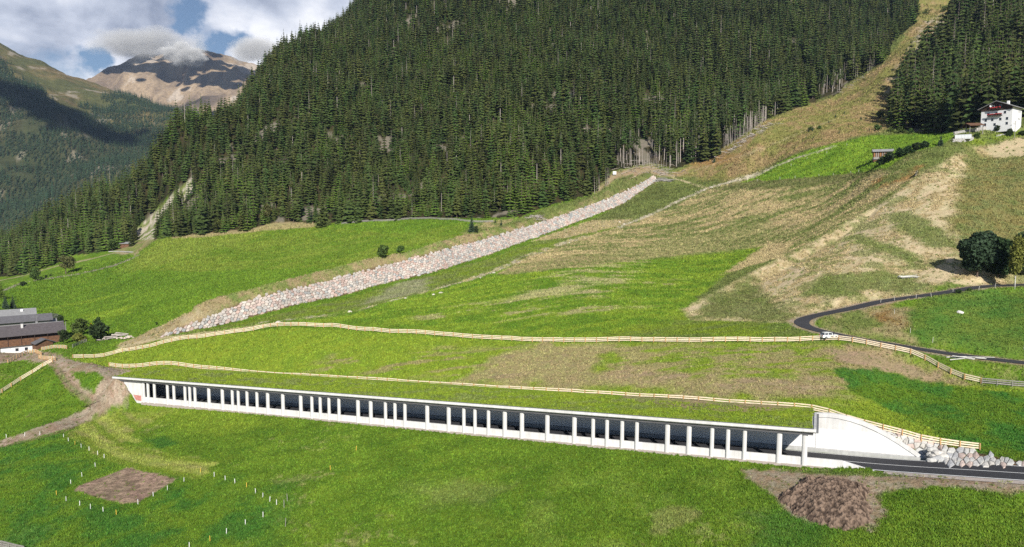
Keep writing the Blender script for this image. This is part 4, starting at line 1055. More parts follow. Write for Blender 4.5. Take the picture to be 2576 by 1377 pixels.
def stone_mat(name):
    m = bpy.data.materials.new(name); m.use_nodes = True; nt = m.node_tree; b = nt.nodes['Principled BSDF']; b.inputs['Roughness'].default_value = .9; b.inputs['Specular IOR Level'].default_value = .15
    at = N(nt, 'ShaderNodeAttribute', attribute_name='Col'); tcn = N(nt, 'ShaderNodeTexCoord')
    n = N(nt, 'ShaderNodeTexNoise', i_Scale=1.8, i_Detail=5.0, i_Roughness=.7); nt.links.new(tcn.outputs['Object'], n.inputs[0])
    mr = N(nt, 'ShaderNodeMapRange', i_1=.3, i_2=.7, i_3=.72, i_4=1.15); nt.links.new(n.outputs[0], mr.inputs[0])
    hs = N(nt, 'ShaderNodeHueSaturation'); nt.links.new(at.outputs['Color'], hs.inputs['Color']); nt.links.new(mr.outputs[0], hs.inputs['Value']); nt.links.new(hs.outputs[0], b.inputs['Base Color'])
    bp = N(nt, 'ShaderNodeBump', i_Strength=.5, i_Distance=.15); nt.links.new(n.outputs[0], bp.inputs['Height']); nt.links.new(bp.outputs[0], b.inputs['Normal'])
    return m
M['stone'] = stone_mat('quarry_stone')
PALS = [(.64, .58, .52), (.66, .53, .46), (.62, .49, .43), (.50, .47, .43), (.44, .44, .42), (.68, .62, .55), (.60, .44, .37), (.60, .54, .47), (.64, .55, .47)]
def stone_obj(name, vs, fs, cols, parent, origin):
    me = bpy.data.meshes.new(name); me.from_pydata([tuple(np.array(v) - origin) for v in vs], [], fs); me.materials.append(M['stone'])
    at = me.attributes.new('Col', 'FLOAT_COLOR', 'POINT'); at.data.foreach_set('color', np.concatenate([np.array(cols), np.ones((len(vs), 1))], 1).astype(np.float32).ravel())
    o = bpy.data.objects.new(name, me); return link(o, parent)
# embankment facing
rv = random.Random(3)
S_TOT = 2.5 * (len(base) - 1)
def emb(s, w, lift):
    i = min(max(s / 2.5, 0), len(base) - 1.001)
    b = np.array([np.interp(i, ar, base[:, k]) for k in range(3)]); n = np.array([np.interp(i, ar, nrm[:, k]) for k in range(2)]); n /= np.linalg.norm(n)
    k = 1 / math.sqrt(1 + M1 * M1); x = w * k
    return np.array([b[0] + n[0] * x - n[0] * M1 * k * lift, b[1] + n[1] * x - n[1] * M1 * k * lift, b[2] + M1 * x + k * lift])
emb_e = empty('stone_embankment', base[0]); tag(emb_e, 'long embankment face of pale pink and grey boulders climbing to the wood', 'stone embankment')
stones = []
for (c, poly) in voronoi_cells(S_TOT, 14.5, 1.08, 5, 1.3):
    wmax = np.interp(c[0] / 2.5, ar, w1) * math.sqrt(1 + M1 * M1)
    if c[1] > wmax - .2 + rv.uniform(-.4, .4): continue
    vs, fs = stone_block(poly, c, emb, rv, gap=.065, lift=.13)
    col = np.array(rv.choice(PALS)) * rv.uniform(.66, .95)
    if fbm(np.array([c[0] / 12]), np.array([c[1] / 5]), 2, 8)[0] > .56: col = col * np.array([.95, .98, 1.0])
    stones.append((vs, fs, col, c))
print('stones', len(stones))
size = lambda s: (sum((q[0] - s[3][0]) ** 2 for q in []) , 0)
order = sorted(range(len(stones)), key=lambda i: stones[i][3][0])
first = set(order[60:160])
bv, bf, bc = [], [], []
for i, (vs, fs, col, c) in enumerate(stones):
    if i in first: stone_obj('boulder', vs, fs, [col] * len(vs), emb_e, base[0])
    else:
        k = len(bv); bv += vs; bf += [tuple(k + q for q in f) for f in fs]; bc += [col] * len(vs)
tag(stone_obj('boulders', bv, bf, bc, emb_e, base[0]), kind='stuff')
# boulder wall right of the wing wall
bw_e_o = gal(-20, G_D, 0)
bw_e = empty('boulder_wall', bw_e_o); tag(bw_e, 'loose grey boulder wall between the wing wall, the fence and the main road', 'boulder wall')
BT = [(2196,1070),(2250,1086),(2300,1102),(2370,1119),(2436,1135),(2510,1152),(2573,1166),(2650,1178)]
BB = [(2196,1076),(2338,1160),(2345,1164),(2400,1167),(2480,1172),(2576,1178),(2650,1184)]
def bws(x, y, lift):
    """x along the wall in picture columns/14, y: 0 at the road .. 1 at the top"""
    g = ground(x, y); n = np.array([-.35, -.6, .72]); n /= np.linalg.norm(n)
    return g + n * lift
cnt = 0; rb = random.Random(5)
for (c, poly) in voronoi_cells(460, 120, 11.5, 9, 1.5):
    u, v = 2190 + c[0], 1065 + c[1]
    vt = np.interp(u, [q[0] for q in BT], [q[1] for q in BT]); vb = np.interp(u, [q[0] for q in BB], [q[1] for q in BB])
    if v < vt - 1 or v > vb + 1: continue
    po = [(2190 + p[0], 1065 + p[1]) for p in poly]
    w3 = [ground(*p) for p in po]; cen = sum(w3) / len(w3)
    n = np.array([-.30, -.62, .72]); n /= np.linalg.norm(n)
    vs = []; m_ = len(w3)
    L_ = rb.uniform(.25, .5)
    rr_ = [(cen + (p - cen) * k + n * h + rb.uniform(-.04, .04)) for k, h in ((.98, -.6), (.96, L_ * .35), (.80, L_ * .9), (.40, L_ * 1.05)) for p in w3]
    fs = []
    for q in range(3):
        for i in range(m_): fs.append((q * m_ + i, q * m_ + (i + 1) % m_, (q + 1) * m_ + (i + 1) % m_, (q + 1) * m_ + i))
    fs.append(tuple(3 * m_ + i for i in range(m_)))
    col = np.array(rb.choice([(.52, .52, .50), (.56, .54, .51), (.47, .47, .47), (.58, .55, .50), (.54, .53, .50), (.60, .48, .42)])) * rb.uniform(.85, 1.1)
    if cnt < 100: stone_obj('boulder', rr_, fs, [col] * len(rr_), bw_e, bw_e_o); cnt += 1
print('wall boulders', cnt)
# ------------------------------------------------------------------ the muck heap
HP_ = [(2015,1212),(2060,1204),(2130,1212),(2188,1228),(2178,1250),(2196,1282),(2188,1313),(2160,1330),(2128,1336),(2087,1328),(2042,1314),(1994,1294),(1985,1275),(1955,1264),(1960,1248),(1990,1232)]
hw = poly_world(HP_, 12); x0, x1, y0, y1 = hw[:, 0].min() - 1, hw[:, 0].max() + 1, hw[:, 1].min() - 1, hw[:, 1].max() + 1
hx, hy = np.meshgrid(np.linspace(x0, x1, 260), np.linspace(y0, y1, 260))
ins = in_poly(hx, hy, hw); dmin = np.full(hx.shape, 1e9)
for i in range(len(hw)):
    a, b = hw[i], hw[(i + 1) % len(hw)]; dx, dy = b - a; t = np.clip(((hx - a[0]) * dx + (hy - a[1]) * dy) / (dx * dx + dy * dy + 1e-9), 0, 1)
    dmin = np.minimum(dmin, np.hypot(hx - a[0] - t * dx, hy - a[1] - t * dy))
sdh = np.where(ins, dmin, -dmin) + (fbm(hx / 1.2, hy / 1.2, 4, 2) - .5) * .9
prof_ = 1.9 * (1 - np.exp(-np.maximum(sdh, 0) / 1.7))
cl1 = fbm(hx / .5, hy / .5, 4, 3, .6); cl2 = 1 - np.abs(fbm(hx / 1.0, hy / 1.0, 4, 5, .6) * 2 - 1)
hz_ = tf.z(hx, hy) + np.where(sdh > 0, prof_ + (cl1 - .5) * .8 + (cl2 - .75) * .5 + (fbm(hx / 4, hy / 4, 3, 6) - .5) * 1.6 * np.minimum(1, np.maximum(sdh, 0) / 2), -0.3)
hcol = two(np.array([.062, .043, .032]), np.array([.25, .178, .130]), cl1 * .6 + fbm(hx / .3, hy / .3, 3, 19) * .4, .35, .66)
hp = grid_mesh('muck_heap', hx - hx.mean(), hy - hy.mean(), hz_ - hz_.min(), M['stone'], hcol, smooth=False); link(hp); hp.location = (hx.mean(), hy.mean(), hz_.min())
tag(hp, 'big clotted brown muck heap on the meadow below the road', 'muck heap')
# ------------------------------------------------------------------ trees
def leaf_mat(name, col, hue=0.02, val=0.35, rough=.7, noise=0.25, scale=0.9):
    m = bpy.data.materials.new(name); m.use_nodes = True; nt = m.node_tree; b = nt.nodes['Principled BSDF']
    b.inputs['Roughness'].default_value = rough; b.inputs['Specular IOR Level'].default_value = .2
    oi = N(nt, 'ShaderNodeObjectInfo'); hs = N(nt, 'ShaderNodeHueSaturation'); hs.inputs['Color'].default_value = (*col, 1)
    tcn = N(nt, 'ShaderNodeTexCoord'); n = N(nt, 'ShaderNodeTexNoise', i_Scale=scale, i_Detail=3.0)
    nt.links.new(tcn.outputs['Object'], n.inputs[0])
    a = N(nt, 'ShaderNodeMapRange', i_3=1 - val, i_4=1 + val); nt.links.new(oi.outputs['Random'], a.inputs[0])
    c = N(nt, 'ShaderNodeMapRange', i_1=.3, i_2=.7, i_3=1 - noise, i_4=1 + noise); nt.links.new(n.outputs[0], c.inputs[0])
    mu = N(nt, 'ShaderNodeMath', operation='MULTIPLY'); nt.links.new(a.outputs[0], mu.inputs[0]); nt.links.new(c.outputs[0], mu.inputs[1]); nt.links.new(mu.outputs[0], hs.inputs['Value'])
    k = N(nt, 'ShaderNodeMath', operation='MULTIPLY', i_1=7.13); nt.links.new(oi.outputs['Random'], k.inputs[0])
    fr = N(nt, 'ShaderNodeMath', operation='FRACT'); nt.links.new(k.outputs[0], fr.inputs[0])
    h = N(nt, 'ShaderNodeMapRange', i_3=.5 - hue, i_4=.5 + hue); nt.links.new(fr.outputs[0], h.inputs[0]); nt.links.new(h.outputs[0], hs.inputs['Hue'])
    nt.links.new(hs.outputs[0], b.inputs['Base Color'])
    tr = N(nt, 'ShaderNodeBsdfTranslucent'); nt.links.new(hs.outputs[0], tr.inputs['Color'])
    mx = N(nt, 'ShaderNodeMixShader', i_0=.08); out = nt.nodes['Material Output']
    nt.links.new(b.outputs[0], mx.inputs[1]); nt.links.new(tr.outputs[0], mx.inputs[2]); nt.links.new(mx.outputs[0], out.inputs['Surface'])
    return m
M['spruce'] = leaf_mat('spruce_needles', (.052, .074, .017), hue=.035, val=.42)
M['spruce_dark'] = leaf_mat('dark_spruce_needles', (.038, .062, .030), hue=.02, val=.25)
M['larch'] = leaf_mat('larch_needles', (.090, .145, .022), hue=.015, val=.25)
M['dead'] = leaf_mat('dead_twigs', (.24, .19, .165), hue=.01, val=.2)
M['far_leaf'] = leaf_mat('far_conifers', (.040, .070, .034), hue=.03, val=.4)
M['bark'] = mat('spruce_bark', (.16, .12, .095), .95, noise=(3, .4))
M['bark_pale'] = mat('pale_bare_trunk', (.52, .46, .41), .9, noise=(1.2, .35), obj_var=.15)
M['birch'] = mat('birch_bark', (.70, .68, .64), .8, noise=(4, .3))

def conifer_mesh(name, h, r, seed, mats, tiers=15, nb=8, z0=.05, droop=.35, power=.85, ragged=.3, trunk=True, width=.55):
    """whorls of drooping branches; each branch is a folded spray of two faces with ragged ends"""
    R = random.Random(seed); mb = MB()
    if trunk:
        mb.mi = 1; mb.tube((0, 0, -1.0), (0, 0, h * .96), r * .085 + .05, .02, 5, cap=False)
    mb.mi = 0
    for k in range(tiers):
        f = (k + R.uniform(-.2, .2)) / tiers
        z = h * (z0 + (1 - z0) * f)
        env = r * ((1 - f) ** power) * (1.0 if f > .08 else .85)
        if R.random() < .12: env *= .75
        n = max(4, int(nb * (1 - .45 * f))); ph = R.uniform(0, 6.28)
        for i in range(n):
            a = ph + 2 * math.pi * i / n + R.uniform(-.25, .25)
            L_ = env * R.uniform(1 - ragged, 1 + ragged * .55); 
            if L_ < .12: continue
            dr = droop * R.uniform(.6, 1.4); ca, sa = math.cos(a), math.sin(a)
            w = max(.15, L_ * width * R.uniform(.75, 1.25)); th = h / tiers
            def pt(q, side, dz): return (ca * q - sa * side, sa * q + ca * side, z + dz)
            root = pt(0, 0, th * .25)
            m1 = pt(L_ * .55, w * .5, -dr * L_ * .75 - w * .22); m0 = pt(L_ * .5, 0, -dr * L_ * .25 + .05); m2 = pt(L_ * .55, -w * .5, -dr * L_ * .75 - w * .22)
            tip = pt(L_, R.uniform(-.1, .1) * w, -dr * L_ * .9)
            mb.add([root, m1, tip, m0, m2], [(0, 3, 1), (3, 2, 1), (0, 4, 3), (3, 4, 2)])
    # leader
    mb.add([(-.09, 0, h * .93), (.09, 0, h * .93), (0, 0, h * 1.03), (0, .09, h * .93)], [(0, 1, 2), (1, 3, 2), (3, 0, 2)])
    return mb.mesh(name, mats)

def split_mesh(me, idx, name):
    """faces of one material slot as a mesh of their own"""
    keep = [p for p in me.polygons if p.material_index == idx]
    used = sorted({v for p in keep for v in p.vertices}); mp_ = {v: i for i, v in enumerate(used)}
    m = bpy.data.meshes.new(name); m.from_pydata([tuple(me.vertices[v].co) for v in used], [], [tuple(mp_[v] for v in p.vertices) for p in keep])
    m.materials.append(me.materials[idx]); m.update(); return m

SPR = []   # scatter forms: (mesh)
for i in range(6):
    SPR.append(conifer_mesh('spruce_form_%d' % i, 18.0, [3.7, 3.3, 4.2, 3.1, 3.8, 4.4][i], 20 + i, [M['spruce'], M['bark']], tiers=11, nb=8, width=.85, power=.70, z0=[.04, .1, .03, .16, .06, .05][i], droop=[.3, .45, .35, .5, .25, .4][i], ragged=.38))
for i, (r_, p_, dr_, z_) in enumerate([(3.3, .42, .12, .18), (2.6, .50, .30, .30), (4.0, .60, .22, .10)]):
    SPR.append(conifer_mesh('pine_form_%d' % i, 16.5, r_, 120 + i, [M['spruce'], M['bark']], tiers=9, nb=8, width=.95, power=p_, z0=z_, droop=dr_, ragged=.6))
LAR = [conifer_mesh('larch_form_%d' % i, 16.0, 3.6, 40 + i, [M['larch'], M['bark']], tiers=10, nb=7, z0=.06, droop=.12, ragged=.45, width=.62) for i in range(2)]
DEAD = [conifer_mesh('dead_form_0', 19.0, 1.5, 60, [M['dead'], M['bark_pale']], tiers=13, nb=5, z0=.2, droop=.1, ragged=.6, width=.10)]
BARE = []
for i in range(3):
    BARE.append(conifer_mesh('bare_form_%d' % i, 21.0, [1.9, 1.6, 2.1][i], 70 + i, [M['spruce'], M['bark_pale']], tiers=10, nb=7, z0=[.48, .58, .42][i], droop=.45, ragged=.4))
POLE = [conifer_mesh('snag_form_0', 13.0, .6, 80, [M['dead'], M['bark_pale']], tiers=6, nb=3, z0=.3, droop=.1, ragged=.6, width=.08)]
FORMS = SPR + LAR + DEAD + BARE
proto_coll = bpy.data.collections.new('forest_forms')
for i, me in enumerate(FORMS):
    o = bpy.data.objects.new('form_%02d' % i, me); proto_coll.objects.link(o)

def scatter(name, pts, scl, rot, idx, coll, label, cat, col=None):
    """one object: a cloud of points on which a node group stands a tree at each"""
    me = bpy.data.meshes.new(name); me.vertices.add(len(pts)); me.vertices.foreach_set('co', np.asarray(pts, np.float32).ravel())
    for k, arr, ty in (('scl', scl, 'FLOAT'), ('rot', rot, 'FLOAT'), ('idx', idx, 'INT')):
        at = me.attributes.new(k, ty, 'POINT'); at.data.foreach_set('value', np.asarray(arr, np.float32 if ty == 'FLOAT' else np.int32))
    if col is not None:
        at = me.attributes.new('tcol', 'FLOAT_VECTOR', 'POINT'); at.data.foreach_set('vector', np.asarray(col, np.float32).ravel())
    o = link(bpy.data.objects.new(name, me)); tag(o, label, cat, kind='stuff')
    g = bpy.data.node_groups.new(name + '_nodes', 'GeometryNodeTree')
    g.interface.new_socket('Geometry', in_out='INPUT', socket_type='NodeSocketGeometry'); g.interface.new_socket('Geometry', in_out='OUTPUT', socket_type='NodeSocketGeometry')
    gi = g.nodes.new('NodeGroupInput'); go = g.nodes.new('NodeGroupOutput')
    ci_ = g.nodes.new('GeometryNodeCollectionInfo'); ci_.inputs['Collection'].default_value = coll; ci_.inputs['Separate Children'].default_value = True; ci_.inputs['Reset Children'].default_value = True
    io = g.nodes.new('GeometryNodeInstanceOnPoints'); io.inputs['Pick Instance'].default_value = True
    def na(nm, ty):
        n = g.nodes.new('GeometryNodeInputNamedAttribute'); n.data_type = ty; n.inputs['Name'].default_value = nm; return n.outputs[0]
    cx = g.nodes.new('ShaderNodeCombineXYZ'); g.links.new(na('rot', 'FLOAT'), cx.inputs[2])
    g.links.new(gi.outputs[0], io.inputs['Points']); g.links.new(ci_.outputs[0], io.inputs['Instance']); g.links.new(na('idx', 'INT'), io.inputs['Instance Index'])
    g.links.new(cx.outputs[0], io.inputs['Rotation']); g.links.new(na('scl', 'FLOAT'), io.inputs['Scale']); g.links.new(io.outputs[0], go.inputs[0])
    md = o.modifiers.new('trees', 'NODES'); md.node_group = g
    return o

# candidates on a jittered lattice over the wooded slopes
SP = 4.8
cx_, cy_ = np.meshgrid(np.arange(-760, 720, SP), np.arange(330, 1150, SP))
cx_ = (cx_ + RS.uniform(-.45, .45, cx_.shape) * SP).ravel(); cy_ = (cy_ + RS.uniform(-.45, .45, cy_.shape) * SP).ravel()
sel = (np.abs(cx_ / cy_) < .84) & wooded(cx_, cy_)
# small clearings with bare ground and rock
sel &= fbm(cx_ / 20, cy_ / 20, 4, 88) < .70
cx_, cy_ = cx_[sel], cy_[sel]; cz_ = tf.z(cx_, cy_)
# keep only what can be seen over the crest
uu, vv = proj((cx_, cy_, cz_ + 22))
keep = (uu > -160) & (uu < 2740) & (vv > -60)
# distance from the wood's edge
ek = cy_ - np.interp(cx_ / cy_, EDGE_A, EDGE_Y, right=1e9)
cx_, cy_, cz_, ek = cx_[keep], cy_[keep], cz_[keep], ek[keep]
# hidden behind the crest
aa = cx_ / cy_
best = np.zeros(len(cx_), bool)
top_e = (cz_ + 24 - CAMZ) / cy_
jj = np.clip(((aa - gA[0]) / (gA[1] - gA[0])).astype(int), 0, NA - 1)
elev = (ZT - CAMZ) / GYY; emax = np.maximum.accumulate(elev, axis=0)
ii = np.clip(np.searchsorted(gY, cy_) - 2, 0, len(gY) - 1)
vis = top_e > emax[ii, jj] - .002
cx_, cy_, cz_, ek, aa = cx_[vis], cy_[vis], cz_[vis], ek[vis], aa[vis]
n = len(cx_); print('trees', n)
kindn = fbm(cx_ / 26, cy_ / 26, 4, 131); kr = RS.uniform(0, 1, n)
uu, vv = proj((cx_, cy_, cz_))
idx = np.where(RS.uniform(0, 1, n) < .80, RS.randint(0, 6, n), RS.randint(6, 9, n))
larch = ((kindn > .60) & (kr < .75)) | (kr < .03) | ((ek < 45) & (ek > 8) & (kindn > .50) & (kr < .5) & (uu > 350) & (uu < 1250)) | ((ek < 50) & (uu < 330) & (uu > -200) & (kr < .5))
idx = np.where(larch, 9 + RS.randint(0, 2, n), idx)
idx = np.where((kr > .985), 11, idx)
bare_zone = ((uu > 1540) & (uu < 1760) & (ek < 30)) | ((uu > 1815) & (uu < 1960) & (ek < 26)) | ((uu > 2060) & (uu < 2130) & (ek < 25))
idx = np.where(bare_zone & (kr > .15), 12 + RS.randint(0, 3, n), idx)
idx = np.where((kr > .955) & (kr < .985), 12 + RS.randint(0, 3, n), idx)
scl = RS.uniform(.55, 1.36, n) * np.where(fbm(cx_ / 40, cy_ / 40, 3, 12) > .5, 1.0, .88) * np.where(cy_ > 800, 1.0, 1.0)
scl = np.where((ek < 60) & (uu > 1000) & (uu < 1520), scl * .92, scl)
scl = scl * 1.08; scl = np.where(aa > np.interp(cy_, LR_Y, LR_A) - .01, scl * 1.38, scl); scl = np.where((uu > 1700) & (uu < 2330), scl * 1.15, scl)
rot = RS.uniform(0, 6.28, n)
# the 300 that show largest stand as trees of their own
inframe = (uu > -10) & (uu < 2586) & (vv > 0)
score = np.where(inframe, cy_ / scl - np.where(bare_zone, 60, 0), 1e9)
order = np.argsort(score); nearest = set(order[:300].tolist())
crowns = [split_mesh(me, 0, 'crown') for me in FORMS]; trunks = [split_mesh(me, 1, 'trunk') for me in FORMS]
def forest_tree(i):
    k = idx[i]
    nm, lab, cat, grp = (('spruce_tree', 'dark green spruce in the front rows of the wood at the top of the meadows', 'spruce', 'spruces along the front of the wood') if k < 9 else
        ('larch_tree', 'light yellow-green larch among the dark spruces in the front rows of the wood', 'larch', 'larches along the front of the wood') if k < 11 else
        ('dead_tree', 'grey leafless conifer standing among the green spruces', 'dead tree', 'dead conifers in the wood') if k == 11 else
        ('bare_trunk_spruce', 'spruce with tall pale bare trunk and green top at the cut edge of the wood', 'spruce', 'bare-trunked spruces at the cut edge'))
    e = empty(nm, (cx_[i], cy_[i], cz_[i]), float(rot[i])); e.scale = (float(scl[i]),) * 3
    tag(e, lab, cat, grp)
    link(bpy.data.objects.new('crown', crowns[k]), e); link(bpy.data.objects.new('trunk', trunks[k]), e)
for i in sorted(nearest): forest_tree(i)
rest = np.array([i for i in range(n) if i not in nearest])
scatter('spruce_forest', np.stack([cx_, cy_, cz_], 1)[rest], scl[rest], rot[rest], idx[rest], proto_coll, 'dense dark spruce forest climbing the mountain slope', 'forest')

# bare trunks along the cut edge beside the brown slope
polem = [conifer_mesh('bare_trunk', 12.0, .7, 90 + i, [M['dead'], M['bark_pale']], tiers=7, nb=4, z0=.35, droop=-.05, ragged=.6, width=.07) for i in range(3)]
for i, me in enumerate(polem): polem[i] = me
spots = [(1822 + 3.6 * k + rnd.uniform(-1.5, 1.5), 372 - 2.25 * k + rnd.uniform(-1, 3)) for k in range(30)] + [(2112 + 5 * k, 196 + rnd.uniform(-2, 2)) for k in range(10)] + [(2183 + 4 * k, 186 - 4.5 * k) for k in range(9)] + \
        [(1565 + 6.2 * k + rnd.uniform(-2, 2), 420 - 8 * math.sin(k / 5) + rnd.uniform(-3, 6)) for k in range(20)] + [(1496 + 4 * k, 487 - 2 * k) for k in range(4)] + [(1524 + 4 * k, 470 - 3 * k) for k in range(3)] + [(1968, 278), (1992, 270), (2000, 262), (2012, 258)]
for (u, v) in spots:
    g = ground(u, v, 380); o = link(bpy.data.objects.new('bare_tree', polem[rnd.randrange(3)])); o.location = g; s = rnd.uniform(.7, 1.25); o.scale = (s * 1.5, s * 1.5, s)
    o.rotation_euler = (rnd.uniform(-.05, .05), rnd.uniform(-.05, .05), rnd.uniform(0, 6)); tag(o, 'pale limbless dead conifer at the cut edge of the wood', 'dead tree', 'pale bare trees at the cut edge of the wood')

# small dark spruces dotted over the brown slope
dwarf = conifer_mesh('dwarf', 1.0, .42, 99, [M['spruce_dark'], M['bark']], tiers=9, nb=8, z0=.02, droop=.3, ragged=.3)
for p in dwarf.vertices: pass
dcr, dtr = split_mesh(dwarf, 0, 'crown'), split_mesh(dwarf, 1, 'trunk')
for (x, y, s) in [(960,968,32),(930,975,22),(912,1025,20),(965,1028,22),(885,1048,18),(1155,988,22),(1253,976,16),(1118,936,14),(1078,912,22),(1130,868,24),(1193,840,18),(1315,884,24),(1352,878,18),(1285,912,14),(1025,1032,12),(1377,966,20),(745,905,12),(272,1140,52),(235,1198,34),(1220,940,12),(1060,760,12),(1400,820,14),(1450,870,30),(1440,910,24)]:
    u, v = 1717 + .3411 * x, .3411 * y; g = ground(u, v, 330); hgt = s * .3411 * g[1] / F * 1.15
    e = empty('young_spruce', g, rnd.uniform(0, 6)); e.scale = (hgt,) * 3; tag(e, 'small dark young spruce dotted on the brown grass slope', 'young spruce', 'young spruces on the brown slope between the woods')
    link(bpy.data.objects.new('crown', dcr), e); link(bpy.data.objects.new('trunk', dtr), e)
def lone_conifer(u, vbase, hpx, lab, key='spruce_dark', seed=1, wide=.2, name='spruce_tree', z0=.04, ymin=0, shape=.85, nb=11, tiers=20):
    g = ground(u, vbase, ymin); h = hpx * g[1] / F
    me = conifer_mesh('crown', h, h * wide, seed, [M[key], M['bark']], tiers=tiers, nb=nb, z0=z0, droop=.3, ragged=.3, power=shape)
    e = empty(name, g); tag(e, lab, 'conifer'); link(bpy.data.objects.new('crown', split_mesh(me, 0, 'crown')), e); link(bpy.data.objects.new('trunk', split_mesh(me, 1, 'trunk')), e)
lone_conifer(1187, 586, 48, 'lone dark spruce in front of the wood beside the embankment top', seed=3, wide=.27)
lone_conifer(1261, 569, 16, 'small young spruce on the tan knoll left of the brush pile', seed=4, wide=.3)
lone_conifer(1246, 562, 11, 'tiny young spruce left of another on the tan knoll', seed=5, wide=.3)
lone_conifer(2366, 368, 30, 'small dark spruce standing alone below the white mountain house', seed=6, wide=.3)
lone_conifer(813, 570, 92, 'broad dark spruce jutting from the wood over the meadow edge', seed=7, wide=.26, key='spruce')
lone_conifer(14, 777, 34, 'dark conifer behind the farm roofs, left of a second one', seed=8, wide=.33)
lone_conifer(33, 778, 38, 'dark pointed conifer right above the hindmost farm roof', seed=9, wide=.28)
lone_conifer(4, 752, 44, 'yellow-green larch cut by the left edge above the farm', key='larch', seed=10, wide=.3)
lone_conifer(340, 606, 60, 'lone spruce beside the small hut at the ravine mouth', key='spruce', seed=12, wide=.17)

# leafy trees and shrubs: a forked trunk and a crown of small leaf clumps
M['leaf_mid'] = leaf_mat('mid_green_leaves', (.070, .115, .025), .02, .15, scale=.7, noise=.45)
M['leaf_dark'] = leaf_mat('dark_green_leaves', (.035, .062, .020), .02, .15, scale=.7, noise=.4)
M['leaf_olive'] = leaf_mat('olive_leaves', (.125, .125, .040), .02, .15, scale=.7, noise=.4)
M['leaf_yellow'] = leaf_mat('yellow_green_leaves', (.17, .19, .040), .02, .15, scale=.7, noise=.4)
M['leaf_gold'] = leaf_mat('golden_leaves', (.60, .42, .02), .01, .1, scale=.7, noise=.3)
M['leaf_grey'] = leaf_mat('grey_green_leaves', (.16, .19, .13), .01, .1, scale=.7, noise=.4)
def leafy(name, label, cat, u, vbase, hpx, wpx, key, seed, trunk_f=.18, bark='bark', ymin=0, dens=1.0, nblob=9, group=None):
    g = ground(u, vbase, ymin); k = g[1] / F; h = hpx * k; w = wpx * k; R = random.Random(seed)
    e = empty(name, g); tag(e, label, cat, group)
    mb = MB(); blobs = []
    for i in range(nblob):
        a = R.uniform(0, 6.28); rr = w * .5 * R.uniform(.1, .62); z = h * (trunk_f + (1 - trunk_f) * R.uniform(.22, .80))
        blobs.append((rr * math.cos(a), rr * math.sin(a), z, w * R.uniform(.16, .27), h * (1 - trunk_f) * R.uniform(.14, .22)))
    blobs.append((0, 0, h * .86, w * .2, h * .13)); blobs.append((0, 0, h * (trunk_f + (1 - trunk_f) * .45), w * .36, h * (1 - trunk_f) * .38))
    s0 = max(.12, min(.5, w * .06)); cnt_ = int(110 * dens)
    for (bx, by, bz, br, bh) in blobs:
        for _ in range(cnt_):
            d = Vector((R.gauss(0, 1), R.gauss(0, 1), R.gauss(0, 1))).normalized() * (R.random() ** .33)
            c = Vector((bx + d.x * br, by + d.y * br, bz + d.z * bh))
            n = Vector((R.gauss(0, 1), R.gauss(0, 1), R.gauss(.5, 1))).normalized(); a = n.orthogonal().normalized(); b = n.cross(a); s = s0 * R.uniform(.6, 1.3); t = R.uniform(0, 3)
            a2 = a * math.cos(t) + b * math.sin(t); b2 = n.cross(a2)
            mb.add([c + a2 * s, c + b2 * s * .7, c - a2 * s, c - b2 * s * .7], [(0, 1, 2), (0, 2, 3)])
    mb.build('crown', M[key], e)
    tb = MB(); th = h * max(trunk_f + .2, .35); tr = max(.06, w * .025)
    tb.tube((0, 0, -.4), (0, 0, th), tr, tr * .7, 6)
    for i in range(4):
        b = blobs[i]; tb.tube((0, 0, th * .75), (b[0] * .8, b[1] * .8, b[2]), tr * .55, tr * .2, 5)
    tb.build('trunk', M[bark], e)
    return e
leafy('broadleaf_tree', 'round olive-brown tree standing alone beside the lane on the far left meadow', 'tree', 166, 692, 50, 52, 'leaf_olive', 1, .22, dens=1.6)
leafy('broadleaf_tree', 'smaller green tree down the lane, left of the round olive one', 'tree', 88, 711, 38, 30, 'leaf_mid', 2, .15)
leafy('broadleaf_tree', 'pale green tree at the wood edge above the far left meadow', 'tree', 50, 688, 28, 26, 'leaf_mid', 3, .1)
leafy('shrub', 'dark shrub beside the lane at the far left', 'shrub', 59, 722, 14, 20, 'leaf_dark', 4, .05)
for i, u in enumerate((92, 104, 116, 128)): leafy('shrub', 'low dark shrub in the hedge along the lane below the round olive tree', 'shrub', u, 707 - i * 3.4, 8, 13, 'leaf_dark', 5 + i, .05, dens=.4, nblob=4, group='hedge shrubs along the far left lane')
leafy('shrub', 'tiny shrub by the lane right of the round tree shadow', 'shrub', 219, 677, 5, 9, 'leaf_dark', 12, .05, dens=.4, nblob=4)
leafy('broadleaf_tree', 'dark round tree beside the small hut at the ravine mouth', 'tree', 283, 632, 30, 32, 'leaf_mid', 13, .08)
leafy('broadleaf_tree', 'bare-looking greyish tree in the front row of the wood', 'tree', 672, 560, 48, 30, 'leaf_olive', 14, .2)
leafy('broadleaf_tree', 'bushy grey-green tree at the gable of the farm barn', 'tree', 138, 812, 24, 26, 'leaf_grey', 15, .05)
leafy('broadleaf_tree', 'dark bush behind the barn, right of the grey-green one', 'tree', 152, 814, 22, 24, 'leaf_dark', 16, .05)
leafy('broadleaf_tree', 'compact dark tree at the right corner of the farmhouse', 'tree', 161, 868, 40, 31, 'leaf_dark', 17, .1)
leafy('broadleaf_tree', 'large light green bushy tree right of the farm', 'tree', 202, 846, 46, 48, 'leaf_mid', 18, .05, dens=1.5)
leafy('broadleaf_tree', 'largest dark green tree on the right of the farm group', 'tree', 252, 858, 48, 58, 'leaf_dark', 19, .05, dens=1.6)
leafy('broadleaf_tree', 'dark pointed tree top behind the largest farm tree', 'tree', 249, 838, 42, 26, 'leaf_dark', 20, .05)
